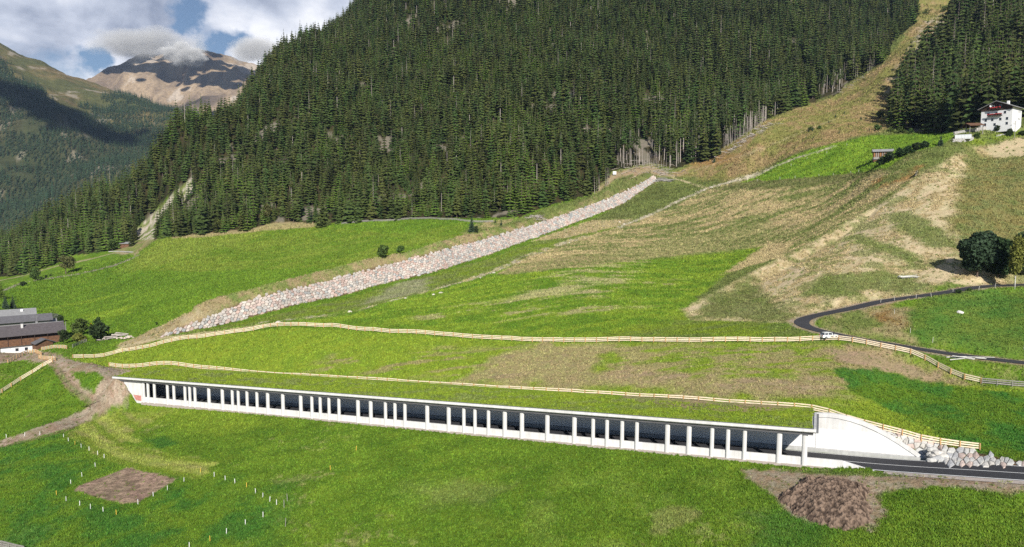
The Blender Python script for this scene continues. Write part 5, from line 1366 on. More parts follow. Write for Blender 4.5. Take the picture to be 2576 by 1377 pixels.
leafy('shrub', 'golden-leaved shrub between the two big farm trees', 'shrub', 229, 836, 24, 13, 'leaf_gold', 21, .3, dens=.5)
leafy('shrub', 'low yellow-green scrub below the light green farm tree', 'shrub', 198, 860, 22, 40, 'leaf_yellow', 22, .03)
leafy('shrub', 'round dark bush alone in the left meadow near the embankment', 'shrub', 963, 651, 35, 38, 'leaf_mid', 23, .05, dens=1.3)
leafy('shrub', 'smaller bush right of the round one in the left meadow', 'shrub', 1006, 638, 20, 27, 'leaf_mid', 24, .08)
leafy('shrub', 'dark bush beside the top of the left meadow fence', 'shrub', 1199, 588, 20, 16, 'leaf_dark', 25, .05)
leafy('shrub', 'tiny dark shrub at the meadow edge near the embankment foot', 'shrub', 395, 818, 8, 9, 'leaf_dark', 26, .05, dens=.4, nblob=4)
for i, (u, v, w) in enumerate([(2218,416,26),(2238,408,30),(2262,398,30),(2286,389,26),(2306,381,26),(2326,374,22)]):
    leafy('shrub', 'dark green bush in the row running up from the brown hut', 'shrub', u, v, w * .85, w * 1.15, 'leaf_dark', 30 + i, .05, dens=.8, group='bush row up from the brown hut', ymin=220)
for i, (u, v, hh, w, key, lab) in enumerate([(2541,345,22,16,'leaf_dark','dark round bush near the pole below the white mountain house'), (2508,333,18,20,'leaf_dark','grey bush before the gable of the white mountain house'), (2572,341,12,24,'leaf_dark','dark low bush at the right edge below the white mountain house'),
        (2458,350,16,18,'leaf_mid','green bush at the end of the stone terrace')]):
    leafy('shrub', lab, 'shrub', u, v, hh, w, key, 40 + i, .05, ymin=250)
M['leaf_blue'] = leaf_mat('blue_green_needles', (.042, .070, .034), .02, .12, scale=.7, noise=.4)
leafy('broadleaf_tree', 'big rounded blue-green tree, left in the dark group beside the hill road', 'tree', 2458, 697, 116, 96, 'leaf_blue', 53, .03, dens=3.4, nblob=30)
leafy('broadleaf_tree', 'shaded dark tree between the blue-green tree and the birch by the road', 'tree', 2510, 700, 104, 74, 'leaf_dark', 54, .02, dens=3.0, nblob=26)
leafy('broadleaf_tree', 'dark tree behind the birch at the right edge', 'tree', 2590, 696, 118, 90, 'leaf_dark', 55, .02, dens=3.0, nblob=26)
leafy('birch_tree', 'yellow-green birch with pale trunk at the right edge by the hill road', 'birch', 2553, 722, 132, 50, 'leaf_yellow', 50, .18, bark='birch', dens=2.2, nblob=16)
leafy('shrub', 'small dark bush on the hill road verge', 'shrub', 2412, 739, 11, 16, 'leaf_dark', 51, .03)
leafy('shrub', 'second small bush further up the hill road verge', 'shrub', 2438, 733, 8, 14, 'leaf_mid', 52, .03)
for i, (u, v, s) in enumerate([(2040,330,14),(2062,326,12),(2290,338,18),(2265,336,22),(2240,334,16),(2215,300,26),(2205,330,20),(2440,70,16),(2375,30,18),(2330,40,20),(2360,90,18),(2350,140,20),(2300,150,14),(2280,230,16),(2260,190,18)]):
    leafy('shrub', 'scrubby dark bush on the brown slope between the two woods', 'shrub', u, v, s * .8, s * 1.3, 'leaf_mid', 60 + i, .03, dens=.5, nblob=5, group='scrub on the brown slope', ymin=330)

# ------------------------------------------------------------------ tufts of grass: what gives the meadows their grain
def tuft_mesh(name, m, seed, h=.32, w=.26, n=9):
    R = random.Random(seed); mb = MB()
    for i in range(n):
        a = R.uniform(0, 6.28); r = R.uniform(0, w); x, y = r * math.cos(a), r * math.sin(a); t = R.uniform(0, 6.28); l = R.uniform(.5, 1.1) * h; ww = R.uniform(.05, .09)
        dx, dy = math.cos(t) * ww, math.sin(t) * ww; bx, by = R.uniform(-.16, .16), R.uniform(-.16, .16)
        mb.add([(x - dx, y - dy, -.05), (x + dx, y + dy, -.05), (x + dx * .5 + bx, y + dy * .5 + by, l)], [(0, 1, 2)])
    return mb.mesh(name, m)
def grass_material():
    m = leaf_mat('meadow_tufts', tuple(LUSH), .012, .38); nt = m.node_tree
    at = N(nt, 'ShaderNodeAttribute', attribute_name='tcol', attribute_type='INSTANCER')
    for h in [n for n in nt.nodes if n.bl_idname == 'ShaderNodeHueSaturation']: nt.links.new(at.outputs['Color'], h.inputs['Color'])
    return m
TM = [grass_material()]
tcoll = bpy.data.collections.new('tuft_forms')
for i in range(8):
    tcoll.objects.link(bpy.data.objects.new('tuft_%d' % i, tuft_mesh('tuft_%d' % i, TM[0], i)))
NT = 330000
ta = RS.uniform(-.80, .80, NT); ty = np.sqrt(RS.uniform(95 ** 2, 300 ** 2, NT)); ty = 82 + (470 - 82) * RS.uniform(0, 1, NT) ** 1.5
ta = np.concatenate([ta, RS.uniform(.08, .80, 45000)]); ty = np.concatenate([ty, RS.uniform(440, 900, 45000)]); NT = len(ta)
tx = ta * ty; tg, td = gal_inv(tx, ty)
bad = (td > -.7) & (td < 9.9) & (tg > -24) & (tg < G_LEN + 6)
dn_, sn_, _ = seg_dist(tx, ty, near[::4]); bad |= (sn_ * dn_ > -.8) & (sn_ * dn_ < RW + 1.0) & (tx > 50)
dh_, _, _ = seg_dist(tx, ty, hroad[::3]); bad |= dh_ < 2.6
db_, sb_, tb_ = seg_dist(tx, ty, base[::3]); bad |= (sb_ > 0) & (db_ < np.interp(tb_, np.arange(len(w1[::3])), w1[::3]) + .4) & (tb_ > .02) & (tb_ < len(base[::3]) - 1.02)
tx, ty = tx[~bad], ty[~bad]
gi_ = np.clip(np.searchsorted(gY, ty), 0, len(gY) - 1); gj_ = np.clip(np.round((tx / ty - gA[0]) / (gA[1] - gA[0])).astype(int), 0, NA - 1)
cc = COL[gi_, gj_]; rg = cc[:, 0] / (cc[:, 1] + 1e-6); lum = cc.sum(1)
soilish = (rg > 1.12) & (cc[:, 2] / (cc[:, 1] + 1e-6) > .55)
wdt = wooded(tx, ty)
kp = ~soilish | (RS.uniform(0, 1, len(tx)) < .07); kp &= ~wdt; tx, ty, rg, lum, soilish, cc = tx[kp], ty[kp], rg[kp], lum[kp], soilish[kp], cc[kp] * 1.3
ti = np.where(rg > .98, 2, np.where(rg > .80, 3, np.where(rg > .58, 1, 0))) * 2 + RS.randint(0, 2, len(tx)); ti = np.where(soilish[:len(ti)], 6, ti)
cc = np.where(soilish[:, None], OLIVE * 1.3, cc)
tz_ = tf.z(tx, ty)
rt, rdp = RS.uniform(-.9, TL - .2, 9000), RS.uniform(-.85, G_D + .6, 9000)
rtm = fbm(rt / 5, rdp / 2, 3, 44)
tx = np.concatenate([tx, GR[0] + g_dir[0] * rt + g_nrm[0] * rdp]); ty = np.concatenate([ty, GR[1] + g_dir[1] * rt + g_nrm[1] * rdp]); tz_ = np.concatenate([tz_, GR[2] + G_SL * rt + 6.95 + .03 * rdp])
ti = RS.randint(0, 8, len(tx)); cc = np.concatenate([cc, np.where(rtm[:, None] > .6, OLIVE * 1.6, YGRN * 1.15)])
print('tufts', len(tx))
scatter('meadow_grass', np.stack([tx, ty, tz_], 1), RS.uniform(.5, 1.25, len(tx)) * np.maximum(1, ty / 150), RS.uniform(0, 6.28, len(tx)), ti, tcoll, 'tufts of meadow grass and straw over the slopes', 'grass', cc)
# ------------------------------------------------------------------ houses and smaller things
def house(name, label, u, v, yaw, L_, W_, hw, pitch, mats, over=(.9, 1.0), ymin=0, cat='house', loc=None, roof_t=.22, slide=(0, 0)):
    """gable house; ridge along local x; returns (empty, helper dims)"""
    g = np.array(loc) if loc is not None else ground(u, v, ymin)
    e = empty(name, g, yaw); tag(e, label, cat)
    hr = W_ / 2 * math.tan(pitch)
    b = MB(); b.prism([(-W_ / 2, -2.5), (W_ / 2, -2.5), (W_ / 2, hw), (0, hw + hr), (-W_ / 2, hw)], 'x', -L_ / 2, L_ / 2)
    b.build('wall', mats[0], e)
    r = MB(); ox, oy = over; k = math.tan(pitch)
    for s in (1, -1):
        r.prism([(0, hw + hr + .02), (s * (W_ / 2 + oy), hw - k * oy + .02), (s * (W_ / 2 + oy), hw - k * oy + roof_t), (0, hw + hr + roof_t + .05)][::s], 'x', -L_ / 2 - ox, L_ / 2 + ox)
    rf = r.build('roof', mats[1], e)
    return e, hw, hr, rf
def win(e, x, y, z, w, h, face, nm='window', frame='white_paint', glass='glass'):
    """face: '-y' or '-x' ... which wall it sits on"""
    f = MB(); t = .06
    if face[1] == 'y':
        s = -1 if face[0] == '-' else 1
        ya, yb = sorted((y, y + s * .05)); f.box(x - w / 2 - t, x + w / 2 + t, ya, yb, z - t, z + h + t)
        o = f.build(nm, M[frame], e); ya, yb = sorted((y + s * .051, y + s * .07)); MB().box(x - w / 2, x + w / 2, ya, yb, z, z + h).build('pane', M[glass], o)
    else:
        s = -1 if face[0] == '-' else 1
        xa, xb = sorted((x, x + s * .05)); f.box(xa, xb, y - w / 2 - t, y + w / 2 + t, z - t, z + h + t)
        o = f.build(nm, M[frame], e); xa, xb = sorted((x + s * .051, x + s * .07)); MB().box(xa, xb, y - w / 2, y + w / 2, z, z + h).build('pane', M[glass], o)
    return o
R_ = math.radians
M['roof_brown'] = mat('brown_grey_shingles', (.125, .108, .112), .9, noise=(1.2, .3), bump=(4, .3))
# farmhouse in front
fe, hw, hr, rf = house('farmhouse', 'front farmhouse with white ground floor, brown timber upper floor and wide grey roof', 76, 878, R_(39), 20.0, 12.0, 6.9, R_(21), (M['wood_dark'], M['roof_brown']), over=(1.0, 1.6))
MB().box(-11, 11, -.18, .18, hw + hr + .2, hw + hr + .36).build('ridge_cap', M['roof_light'], rf)
MB().box(-9.2, 10.26, -6.35, 6.2, -2.6, 2.7).build('ground_floor', M['white_paint'], fe)
MB().box(-10.35, 10.2, -7.3, -6.36, 2.72, 5.1).build('balcony', M['wood_brown'], fe)
MB().box(-10.95, -10.26, -7.3, 6.0, 2.72, 4.9).build('balcony', M['wood_orange'], fe)
MB().prism([(-5.9, 4.91), (5.9, 4.91), (5.9, 6.8), (0, 9.0), (-5.9, 6.8)], 'x', -10.32, -10.26).build('gable_cladding', M['wood_orange'], fe)
for x in (-4.4, -1.6, 1.8, 4.9): win(fe, x, -6.352, .7, .95, 1.05, '-y')
for x in (-7, -3, 1, 5): MB().box(x, x + .16, -7.42, -7.31, 2.72, 6.2).build('balcony_post', M['wood_dark'], fe)
ch = MB().box(-2.6, -1.9, -2.6, -1.9, 0, 2.0); ch.v = [(p[0], p[1], p[2] + hw + hr - 1.2) for p in ch.v]; c_ = ch.build('chimney', M['concrete'], rf); cc = MB().box(-2.75, -1.75, -2.75, -1.75, hw + hr + .95, hw + hr + 1.1).build('chimney_cap', M['roof_grey'], rf)
MB().box(2.2, 2.9, .8, 1.4, hw + hr - .8, hw + hr + .8).build('chimney', M['roof_light'], rf)
an = MB(); an.tube((2.6, 1.1, hw + hr + .7), (2.6, 1.1, hw + hr + 3.2), .05); an.tube((.3, 1.1, hw + hr + 3.1), (3.2, 1.1, hw + hr + 2.8), .04); an.tube((.6, 1.3, hw + hr + 2.6), (3.0, 1.3, hw + hr + 2.3), .04); an.build('antenna', M['roof_light'], fe)
pole_ = MB().tube((10.9, -7.4, -2.5), (10.9, -7.4, 10.2), .1); pole_.build('corner_pole', M['wood_grey'], fe)
# shed before it
g0 = ground(107, 876)
se, h1, h2, _ = house('timber_shed', 'small red-brown timber shed with grey roof at the farmhouse corner', 107, 877, R_(-38), 5.6, 5.2, 2.6, R_(24), (M['wood_brown'], M['roof_grey']), over=(.7, .8), cat='shed')
win(se, 2.81, 0, .4, 1.0, 1.9, '+x', nm='door', frame='wood_dark', glass='wood_brown')
# barns behind
b1, h1, h2, r1 = house('barn', 'middle farm barn with long grey roof behind the farmhouse', 46, 836, R_(37), 22, 8.6, 5.2, R_(20), (M['wood_dark'], M['roof_grey']), over=(1, 1.4), cat='barn')
MB().box(-8, 10.9, -4.6, -4.31, 2.2, 4.7).build('pale_cladding', M['wood_grey'], b1)
b1b, h1, h2, r1 = house('barn_annex', 'pale-roofed annex at the right end of the middle barn', 113, 834, R_(37), 8, 9, 3.4, R_(19), (M['wood_dark'], M['roof_light']), over=(.4, 1.2), cat='barn')
b2, h1, h2, r2 = house('barn', 'hindmost farm barn with grey roof under the dark conifers', 16, 812, R_(36), 20, 10, 3.6, R_(20), (M['wood_dark'], M['roof_light']), over=(1, 1.2), cat='barn')
MB().box(5.2, 6.2, -2.6, -1.8, h1 + h2 - 1.4, h1 + h2 + .3).build('chimney', M['white_paint'], r2)
# small hut far left
hh, h1, h2, _ = house('hay_hut', 'tiny grey-roofed hut at the foot of the ravine', 320, 619, R_(5), 8.0, 5, 1.9, R_(18), (M['wood_brown'], M['roof_light']), over=(.6, .8), cat='hut', ymin=430)
# brown hut on the right
rh, h1, h2, _ = house('hay_hut', 'brown plank hut with pale roof on the bright upper meadow', 2220, 396, R_(-22), 8.6, 5.4, 2.9, R_(20), (M['wood_brown'], M['roof_light']), over=(.7, .8), cat='hut', ymin=300)
for k in range(9): MB().box(-4.3 + .95 * k, -4.3 + .95 * k + .38, -2.75, -2.71, .1, 2.85).build('plank', M['wood_orange'] if k % 3 == 0 else M['wood_grey'], rh)
win(rh, -4.31, 0, .2, 1.3, 1.9, '-x', nm='door', frame='wood_dark', glass='wood_brown')
MB().box(-4.4, 4.4, -3.2, 2.8, -1.2, -.02).build('foundation', M['wood_grey'], rh)
# white mountain house
wy = math.atan2(.60, .80)
we, hw, hr, rf = house('mountain_house', 'tall white mountain house with dark gable, flowered balconies and shallow roof', 2517, 322, wy, 12.5, 13.2, 9.4, R_(24), (M['white_paint'], M['roof_light']), over=(1.4, 1.3), ymin=300)
MB().prism([(-6.62, 8.0), (6.62, 8.0), (6.62, 9.5), (0, 12.2), (-6.62, 9.5)], 'x', -6.42, -6.26).build('gable_cladding', M['wood_dark'], we)
M['geranium'] = mat('red_geraniums', (.62, .05, .05), .8, noise=(6, .5), bump=(8, .5))
for z, y0, y1 in ((5.3, -2.6, 3.6), (8.4, -1.8, 2.6)):
    b = MB().box(-7.5, -6.27, y0, y1, z, z + .12).box(-7.5, -7.42, y0, y1, z + .15, z + 1.0); bo = b.build('balcony', M['wood_dark'], we)
    fl = MB(); rr_ = random.Random(int(z * 10))
    for k in range(40):
        yy_ = rr_.uniform(y0, y1); s = rr_.uniform(.14, .28); fl.lathe([(0.01, -s), (s, 0), (0.01, s)], 5, (-7.6 + rr_.uniform(-.1, .1), yy_, z + .85 + rr_.uniform(-.15, .2)))
    fl.build('flowers', M['geranium'], bo)
for (y, z) in [(4.6, .9), (-4.6, 3.0), (-1.8, 3.0), (1.6, 3.0), (4.4, 3.0), (-3.6, 6.1), (0, 5.9), (3.4, 5.9), (-4.6, .7), (.5, .6), (-1.5, 9.3), (1.5, 9.3)]: win(we, -6.262 if z < 8 else -6.422, y, z, .95, 1.25, '-x')
for (x, z) in [(-3.5, .7), (-1.8, .7), (2.2, 3.4), (3.8, 3.4), (2.2, 6.8), (3.8, 6.8)]: win(we, x, -6.602, z, .5, .9, '-y')
MB().box(2.6, 3.6, -2.2, -1.2, hw + hr - 1.3, hw + hr + .9).build('chimney', M['white_paint'], rf)
dsh = MB(); dsh.lathe([(.02, 0), (.45, .1), (.6, .3)], 10); dsh.v = [(-7.0 - p[2], 2.2 + p[0], 10.3 + p[1]) for p in dsh.v]; dsh.build('satellite_dish', M['white_paint'], we)
# porch roof beside it
co = ground(2446, 333, 280)
ce = empty('open_shed', co, wy - R_(20)); tag(ce, 'open timber shelter with shallow brown roof left of the white mountain house', 'shelter')
MB().prism([(-5.8, 2.6), (0, 4.2), (5.8, 2.7), (5.8, 2.95), (0, 4.5), (-5.8, 2.85)], 'x', -3.2, 3.2).build('roof', M['wood_brown'], ce)
for x in (-2.8, 2.8):
    for y in (-4.6, 0, 4.6): MB().box(x - .12, x + .12, y - .12, y + .12, -1.5, 3.0).build('post', M['wood_grey'], ce)
ce.rotation_euler = (0, 0, wy - R_(60) + R_(10))
# terrace walls
def wall_run(name, label, pix, h, th, m, cat='wall', ymin=0, courses=True):
    pts = [ground(u, v, ymin) for u, v in pix]; o = pts[0]; e = MB(); rr_ = random.Random(len(label))
    for a, b in zip(pts[:-1], pts[1:]):
        L_ = np.linalg.norm((b - a)[:2]); n = max(1, int(L_ / .9)); d = (b - a)[:2] / L_; nn = np.array([-d[1], d[0]])
        for k in range(n):
            for c in range(max(1, int(h / .5))):
                p = a + (b - a) * (k + (c % 2) * .5 - .25) / n; q = a + (b - a) * (k + .96 + (c % 2) * .5 - .25) / n
                z = c * .5; w0 = th / 2 * rr_.uniform(.85, 1.1)
                vs = [(p[0] - nn[0] * w0, p[1] - nn[1] * w0, p[2] + z - .3 * (c == 0)), (q[0] - nn[0] * w0, q[1] - nn[1] * w0, q[2] + z - .3 * (c == 0)), (q[0] + nn[0] * w0, q[1] + nn[1] * w0, q[2] + z - .3 * (c == 0)), (p[0] + nn[0] * w0, p[1] + nn[1] * w0, p[2] + z - .3 * (c == 0))]
                vs += [(x, y, max(p[2], q[2]) + z + .47 + rr_.uniform(-.03, .03)) for (x, y, _) in vs]
                vs = [tuple(np.array(v_) - o) for v_ in vs]
                e.add(vs, [(0, 3, 2, 1), (4, 5, 6, 7), (0, 1, 5, 4), (1, 2, 6, 5), (2, 3, 7, 6), (3, 0, 4, 7)])
    ob = e.build(name, m); ob.location = o; tag(ob, label, cat); return ob
M['drystone'] = mat('dry_stone', (.50, .48, .45), .9, noise=(.9, .4), bump=(2, .5))
wall_run('stone_wall', 'grey stone terrace wall running up to the white mountain house', [(2400,340),(2440,333),(2470,328),(2500,324)], 1.5, .6, M['drystone'], ymin=260)
wall_run('stone_wall', 'pale stone wall under the plastic greenhouse', [(2396,358),(2420,357),(2447,352)], 1.5, .8, M['drystone'], ymin=260)
wall_run('stone_wall', 'short pale wall on the slope below the white mountain house', [(2507,343),(2531,339)], .5, .4, M['drystone'], ymin=260)
wall_run('stone_wall', 'low pale wall above the far left meadow', [(274,634),(300,633),(336,635)], .5, .5, M['drystone'])
# greenhouse tunnel
gp = ground(2422, 351, 260); gt_e = empty('greenhouse_tunnel', gp, R_(-28)); tag(gt_e, 'pale plastic greenhouse tunnel on the wall left of the white house', 'greenhouse')
M['plastic'] = mat('milky_plastic', (.55, .57, .56), .35, spec=.5)
gm = MB(); arc = [(2.1 * math.cos(a), 2.3 * math.sin(a)) for a in np.linspace(0, math.pi, 11)]; gm.prism(arc, 'x', -3.3, 3.3); gm.build('cover', M['plastic'], gt_e)
for x in np.linspace(-3.3, 3.3, 6):
    h_ = MB()
    for a, b in zip(arc[:-1], arc[1:]): h_.tube((x, a[0] * 1.02, a[1] * 1.02), (x, b[0] * 1.02, b[1] * 1.02), .05, n=5)
    h_.build('hoop', M['concrete'], gt_e)
# pole
pp = ground(2552, 349, 260); pe = empty('utility_pole', pp); tag(pe, 'tall thin grey pole below the white mountain house', 'pole'); MB().tube((0, 0, -.5), (0, 0, 8.4), .13, .09, 8).build('pole', M['wood_grey'], pe); MB().box(-.5, .5, -.05, .05, 7.9, 8.05).build('crossbar', M['wood_grey'], pe)
# waterfall, sign
M['foam'] = mat('falling_water', (.80, .84, .88), .4, noise=(1.5, .2))
wf = ground(2357, 122, 400); wm = MB(); rr_ = random.Random(2); pr = []
for k in range(9):
    z = k * 1.15; w = .9 + .5 * math.sin(k * 1.3) + (.7 if k < 2 else 0); pr.append((z, w))
for (z0, a), (z1, b) in zip(pr[:-1], pr[1:]): wm.add([(-a, 0, z0), (a, 0, z0), (b, .3 * z1 / 3 + .1, z1), (-b, .3 * z1 / 3 + .1, z1), (-a, .5, z0), (a, .5, z0), (b, .3 * z1 / 3 + .6, z1), (-b, .3 * z1 / 3 + .6, z1)], [(0, 1, 2, 3), (5, 4, 7, 6), (1, 5, 6, 2), (4, 0, 3, 7)])
wo_ = wm.build('waterfall', M['foam'], smooth=True); wo_.location = wf - np.array([0, 1.5, 1.0]); tag(wo_, 'white waterfall in the gully left of the right-hand wood', 'waterfall')
sg_ = ground(1546, 443, 400); s_e = empty('notice_board', sg_ ); tag(s_e, 'small white board on posts in the clearing at the wood edge', 'board'); MB().box(-1.2, 1.2, -.04, .04, 1.0, 3.2).build('panel', M['white_paint'], s_e)
for x in (-1, 1): MB().box(x - .06, x + .06, .05, .15, -.4, 3.2).build('post', M['wood_grey'], s_e)
# white estate car
M['car_paint'] = mat('white_car_paint', (.82, .82, .83), .25, spec=.6); M['tyre'] = mat('tyre_rubber', (.03, .03, .03), .85); M['rim'] = mat('alloy_rim', (.5, .5, .52), .35, metal=.8); M['lamp_red'] = mat('tail_lamp', (.5, .02, .02), .3); M['lamp_clear'] = mat('head_lamp', (.75, .78, .8), .15)
i0 = int(np.argmin([abs(proj(p)[0] - 2085) + abs(proj(p)[1] - 838) for p in hroad])); cpz = ground(2086, 852); cd = np.array([.995, .1])
car = empty('parked_car', (cpz[0], cpz[1], cpz[2] + .06), math.atan2(-cd[1], -cd[0])); car.scale = (.93,) * 3; tag(car, 'white estate car on the hill road behind the wooden fence', 'car')
body = [(-2.25, .35), (-2.3, .75), (-2.15, .95), (-1.05, 1.05), (1.0, 1.08), (2.25, 1.0), (2.3, .6), (2.25, .32)]
MB().prism(body[::-1], 'y', -.88, .88).build('body', M['car_paint'], car)
cab = MB(); prof = [(-1.05, 1.06), (-.35, 1.52), (.2, 1.58), (1.7, 1.52), (2.18, 1.03)]
vs = [(x, -.84 + .12 * (z - 1.05) / .5, z) for x, z in prof] + [(x, .84 - .12 * (z - 1.05) / .5, z) for x, z in prof]; nn_ = len(prof)
cab.add(vs, [tuple(range(nn_))[::-1], tuple(range(nn_, 2 * nn_))] + [(i, (i + 1) % nn_, nn_ + (i + 1) % nn_, nn_ + i) for i in range(nn_)]); cab.build('cabin', M['glass'], car)
MB().prism([(-.35, 1.50), (.2, 1.56), (1.75, 1.50), (1.75, 1.58), (.2, 1.64), (-.35, 1.57)], 'y', -.76, .76).build('roof', M['car_paint'], car)
for x in (-.35, .75, 1.7):
    for s in (-1, 1): MB().add([(x - .06, s * .845, 1.05), (x + .06, s * .845, 1.05), (x + .06, s * .76, 1.55), (x - .06, s * .76, 1.55), (x - .06, s * .80, 1.05), (x + .06, s * .80, 1.05), (x + .06, s * .72, 1.55), (x - .06, s * .72, 1.55)], [(0, 1, 2, 3), (5, 4, 7, 6), (0, 3, 7, 4), (1, 5, 6, 2)]).build('pillar', M['car_paint'], car)
for x in (-1.4, 1.35):
    for s in (-1, 1):
        w_ = MB().tube((x, s * .70, .33), (x, s * .90, .33), .33, .33, 16).build('wheel', M['tyre'], car); MB().tube((x, s * .895, .33), (x, s * .915, .33), .2, .2, 12).build('rim', M['rim'], w_)
for s in (-1, 1):
    MB().box(-2.33, -2.2, s * .7 - .15, s * .7 + .15, .68, .84).build('headlight', M['lamp_clear'], car); MB().box(2.26, 2.33, s * .75 - .09, s * .75 + .09, .65, 1.0).build('tail_light', M['lamp_red'], car)
    MB().box(-.75, -.55, s * .98 - .1, s * .98 + .1, 1.0, 1.15).build('mirror', M['car_paint'], car)
# timber, brush and stones lying about
def heap_logs(name, label, u, v, n, L_, r, spread, key, seed, ymin=0, jumble=.5, yaw=0.0, cat='log pile'):
    g = ground(u, v, ymin); e = empty(name, g, yaw); tag(e, label, cat); R = random.Random(seed)
    for k in range(n):
        l = L_ * R.uniform(.6, 1.1); a = R.gauss(0, jumble); x, y = R.gauss(0, spread), R.gauss(0, spread * .35); cy0, sy0 = math.cos(yaw), math.sin(yaw)
        z = r + R.random() * r * 5 + (gz(g[0] + x * cy0 - y * sy0, g[1] + x * sy0 + y * cy0) - g[2])
        d = Vector((math.cos(a), math.sin(a), R.uniform(-.12, .16) * (1 + jumble))) * l / 2
        MB().tube(Vector((x, y, z)) - d, Vector((x, y, z)) + d, r * R.uniform(.7, 1.2), r * .6, 6).build('log', M[key], e)
    return e
heap_logs('log_pile', 'grey log pile at the very top of the stone embankment', 1672, 455, 26, 7.5, .22, 2.2, 'wood_grey', 1, 400, .25)
heap_logs('brush_pile', 'pinkish brush pile at the wood edge above the embankment', 1348, 547, 40, 6, .16, 3.0, 'bark_pale', 2, 380, 1.3, cat='brush pile')
heap_logs('fallen_timber', 'tangle of fallen pale trunks under the bare trunks at the wood edge', 1600, 420, 46, 8, .15, 11, 'bark_pale', 3, 400, 1.1, cat='fallen timber')
heap_logs('fallen_timber', 'fallen trunks in the clearing above the embankment head', 1660, 436, 30, 8, .18, 8, 'bark_pale', 4, 400, 1.0, cat='fallen timber')
for i, (u, v) in enumerate([(1842,372),(1872,352),(1902,332),(1926,314)]):
    heap_logs('fallen_timber', ['felled pale branches below the bare trunks, lowest of four heaps', 'felled branches under the bare trunks, second heap from below', 'felled branches under the bare trunks, third heap from below', 'felled branches under the bare trunks, highest of four heaps'][i], u, v + 5, 26, 6, .15, 5, 'bark_pale', 5 + i, 380, 1.2, cat='fallen timber')
heap_logs('fallen_timber', 'grey dead wood along the wood edge high on the brown slope', 2150, 212, 30, 5, .15, 12, 'bark_pale', 12, 450, 1.2, cat='fallen timber')
heap_logs('plank_stack', 'pale planks lying on blocks in the hay slope above the hill road', 2283, 701, 9, 5.2, .14, .5, 'birch', 13, 0, .05, R_(-8), cat='planks')
heap_logs('plank_stack', 'white planks beside the lower hill road behind the fence', 2428, 903, 8, 6.0, .12, 1.2, 'birch', 14, 0, .12, R_(-12), cat='planks')
heap_logs('firewood_stack', 'long covered firewood stack right of the big farm tree', 288, 852, 22, 4.6, .2, 1.4, 'bark_pale', 15, 0, .1, R_(12), cat='firewood')
heap_logs('rail_line', 'dark old timber lying in the grass high on the hay ridge', 2306, 440, 5, 12, .18, .8, 'wood_grey', 16, 250, .06, R_(62), cat='old timber')
R = random.Random(4); stv = stone_block
def rock(name, label, u, v, r, seed, parent=None, off=(0, 0, 0), cat='rock', key=None, ymin=0, col=(.6, .55, .5)):
    g = ground(u, v, ymin) if parent is None else np.array(off); q = random.Random(seed); bm_ = bmesh.new(); bmesh.ops.create_icosphere(bm_, subdivisions=2, radius=r)
    for w in bm_.verts:
        n = w.co.normalized(); k = 1 + .25 * (math.sin(n.x * 3.1 + seed) + math.sin(n.y * 3.7 + seed * 2) + math.sin(n.z * 2.9 + seed * 3)) / 3 + q.uniform(-.07, .07); w.co = Vector((w.co.x * k * 1.2, w.co.y * k, w.co.z * k * .75))
    me = bpy.data.meshes.new(name); bm_.to_mesh(me); bm_.free(); me.materials.append(M['stone'])
    at = me.attributes.new('Col', 'FLOAT_COLOR', 'POINT'); at.data.foreach_set('color', np.tile(np.array([*col, 1.0], np.float32), len(me.vertices)))
    o = link(bpy.data.objects.new(name, me), parent); o.location = g
    if parent is None: tag(o, label, cat)
    return o
rock('rock', 'single white rock in the green pasture inside the hill road bend', 2416, 787, .75, 3, col=(.75, .72, .68))
rp_e = empty('rubble_pile', ground(325, 851)); tag(rp_e, 'pinkish rubble pile beside the covered firewood stack', 'rubble pile')
for k in range(34):
    x, y = R.gauss(0, 1.9), R.gauss(0, .8); rock('stone', None, 0, 0, R.uniform(.3, .6), k, rp_e, (x, y, max(0, .9 - abs(x) * .35) * R.random()), col=R.choice([(.58, .48, .40), (.60, .55, .50), (.50, .42, .36)]))
for i, (u, v) in enumerate([(1446,608),(1432,612),(1558,560),(1570,565),(1243,688),(1110,738),(1090,742),(1020,752),(880,786),(700,812),(1210,700),(1790,472),(1772,480),(1745,493),(1700,512)]):
    o = rock('rock', None, u, v, R.uniform(.5, .9), 50 + i, col=(.62, .57, .48)); tag(o, 'pale rock lying in the rubble ditch through the basin', 'rock', 'pale rocks along the rubble ditch')
# timber drains across the dirt track
for i, (a, b) in enumerate([((140,941),(166,934)),((149,968),(178,958)),((179,997),(207,988)),((210,1025),(250,1010))]):
    p, q = ground(*a), ground(*b); o = MB().tube((0, 0, .02), tuple(q - p + np.array([0, 0, .02])), .10, .10, 6).build('track_drain', M['wood_dark']); o.location = p
    tag(o, ['uppermost dark timber drain across the dirt track', 'second timber drain down the dirt track', 'third timber drain down the dirt track', 'lowest and longest timber drain across the dirt track'][i], 'drain')

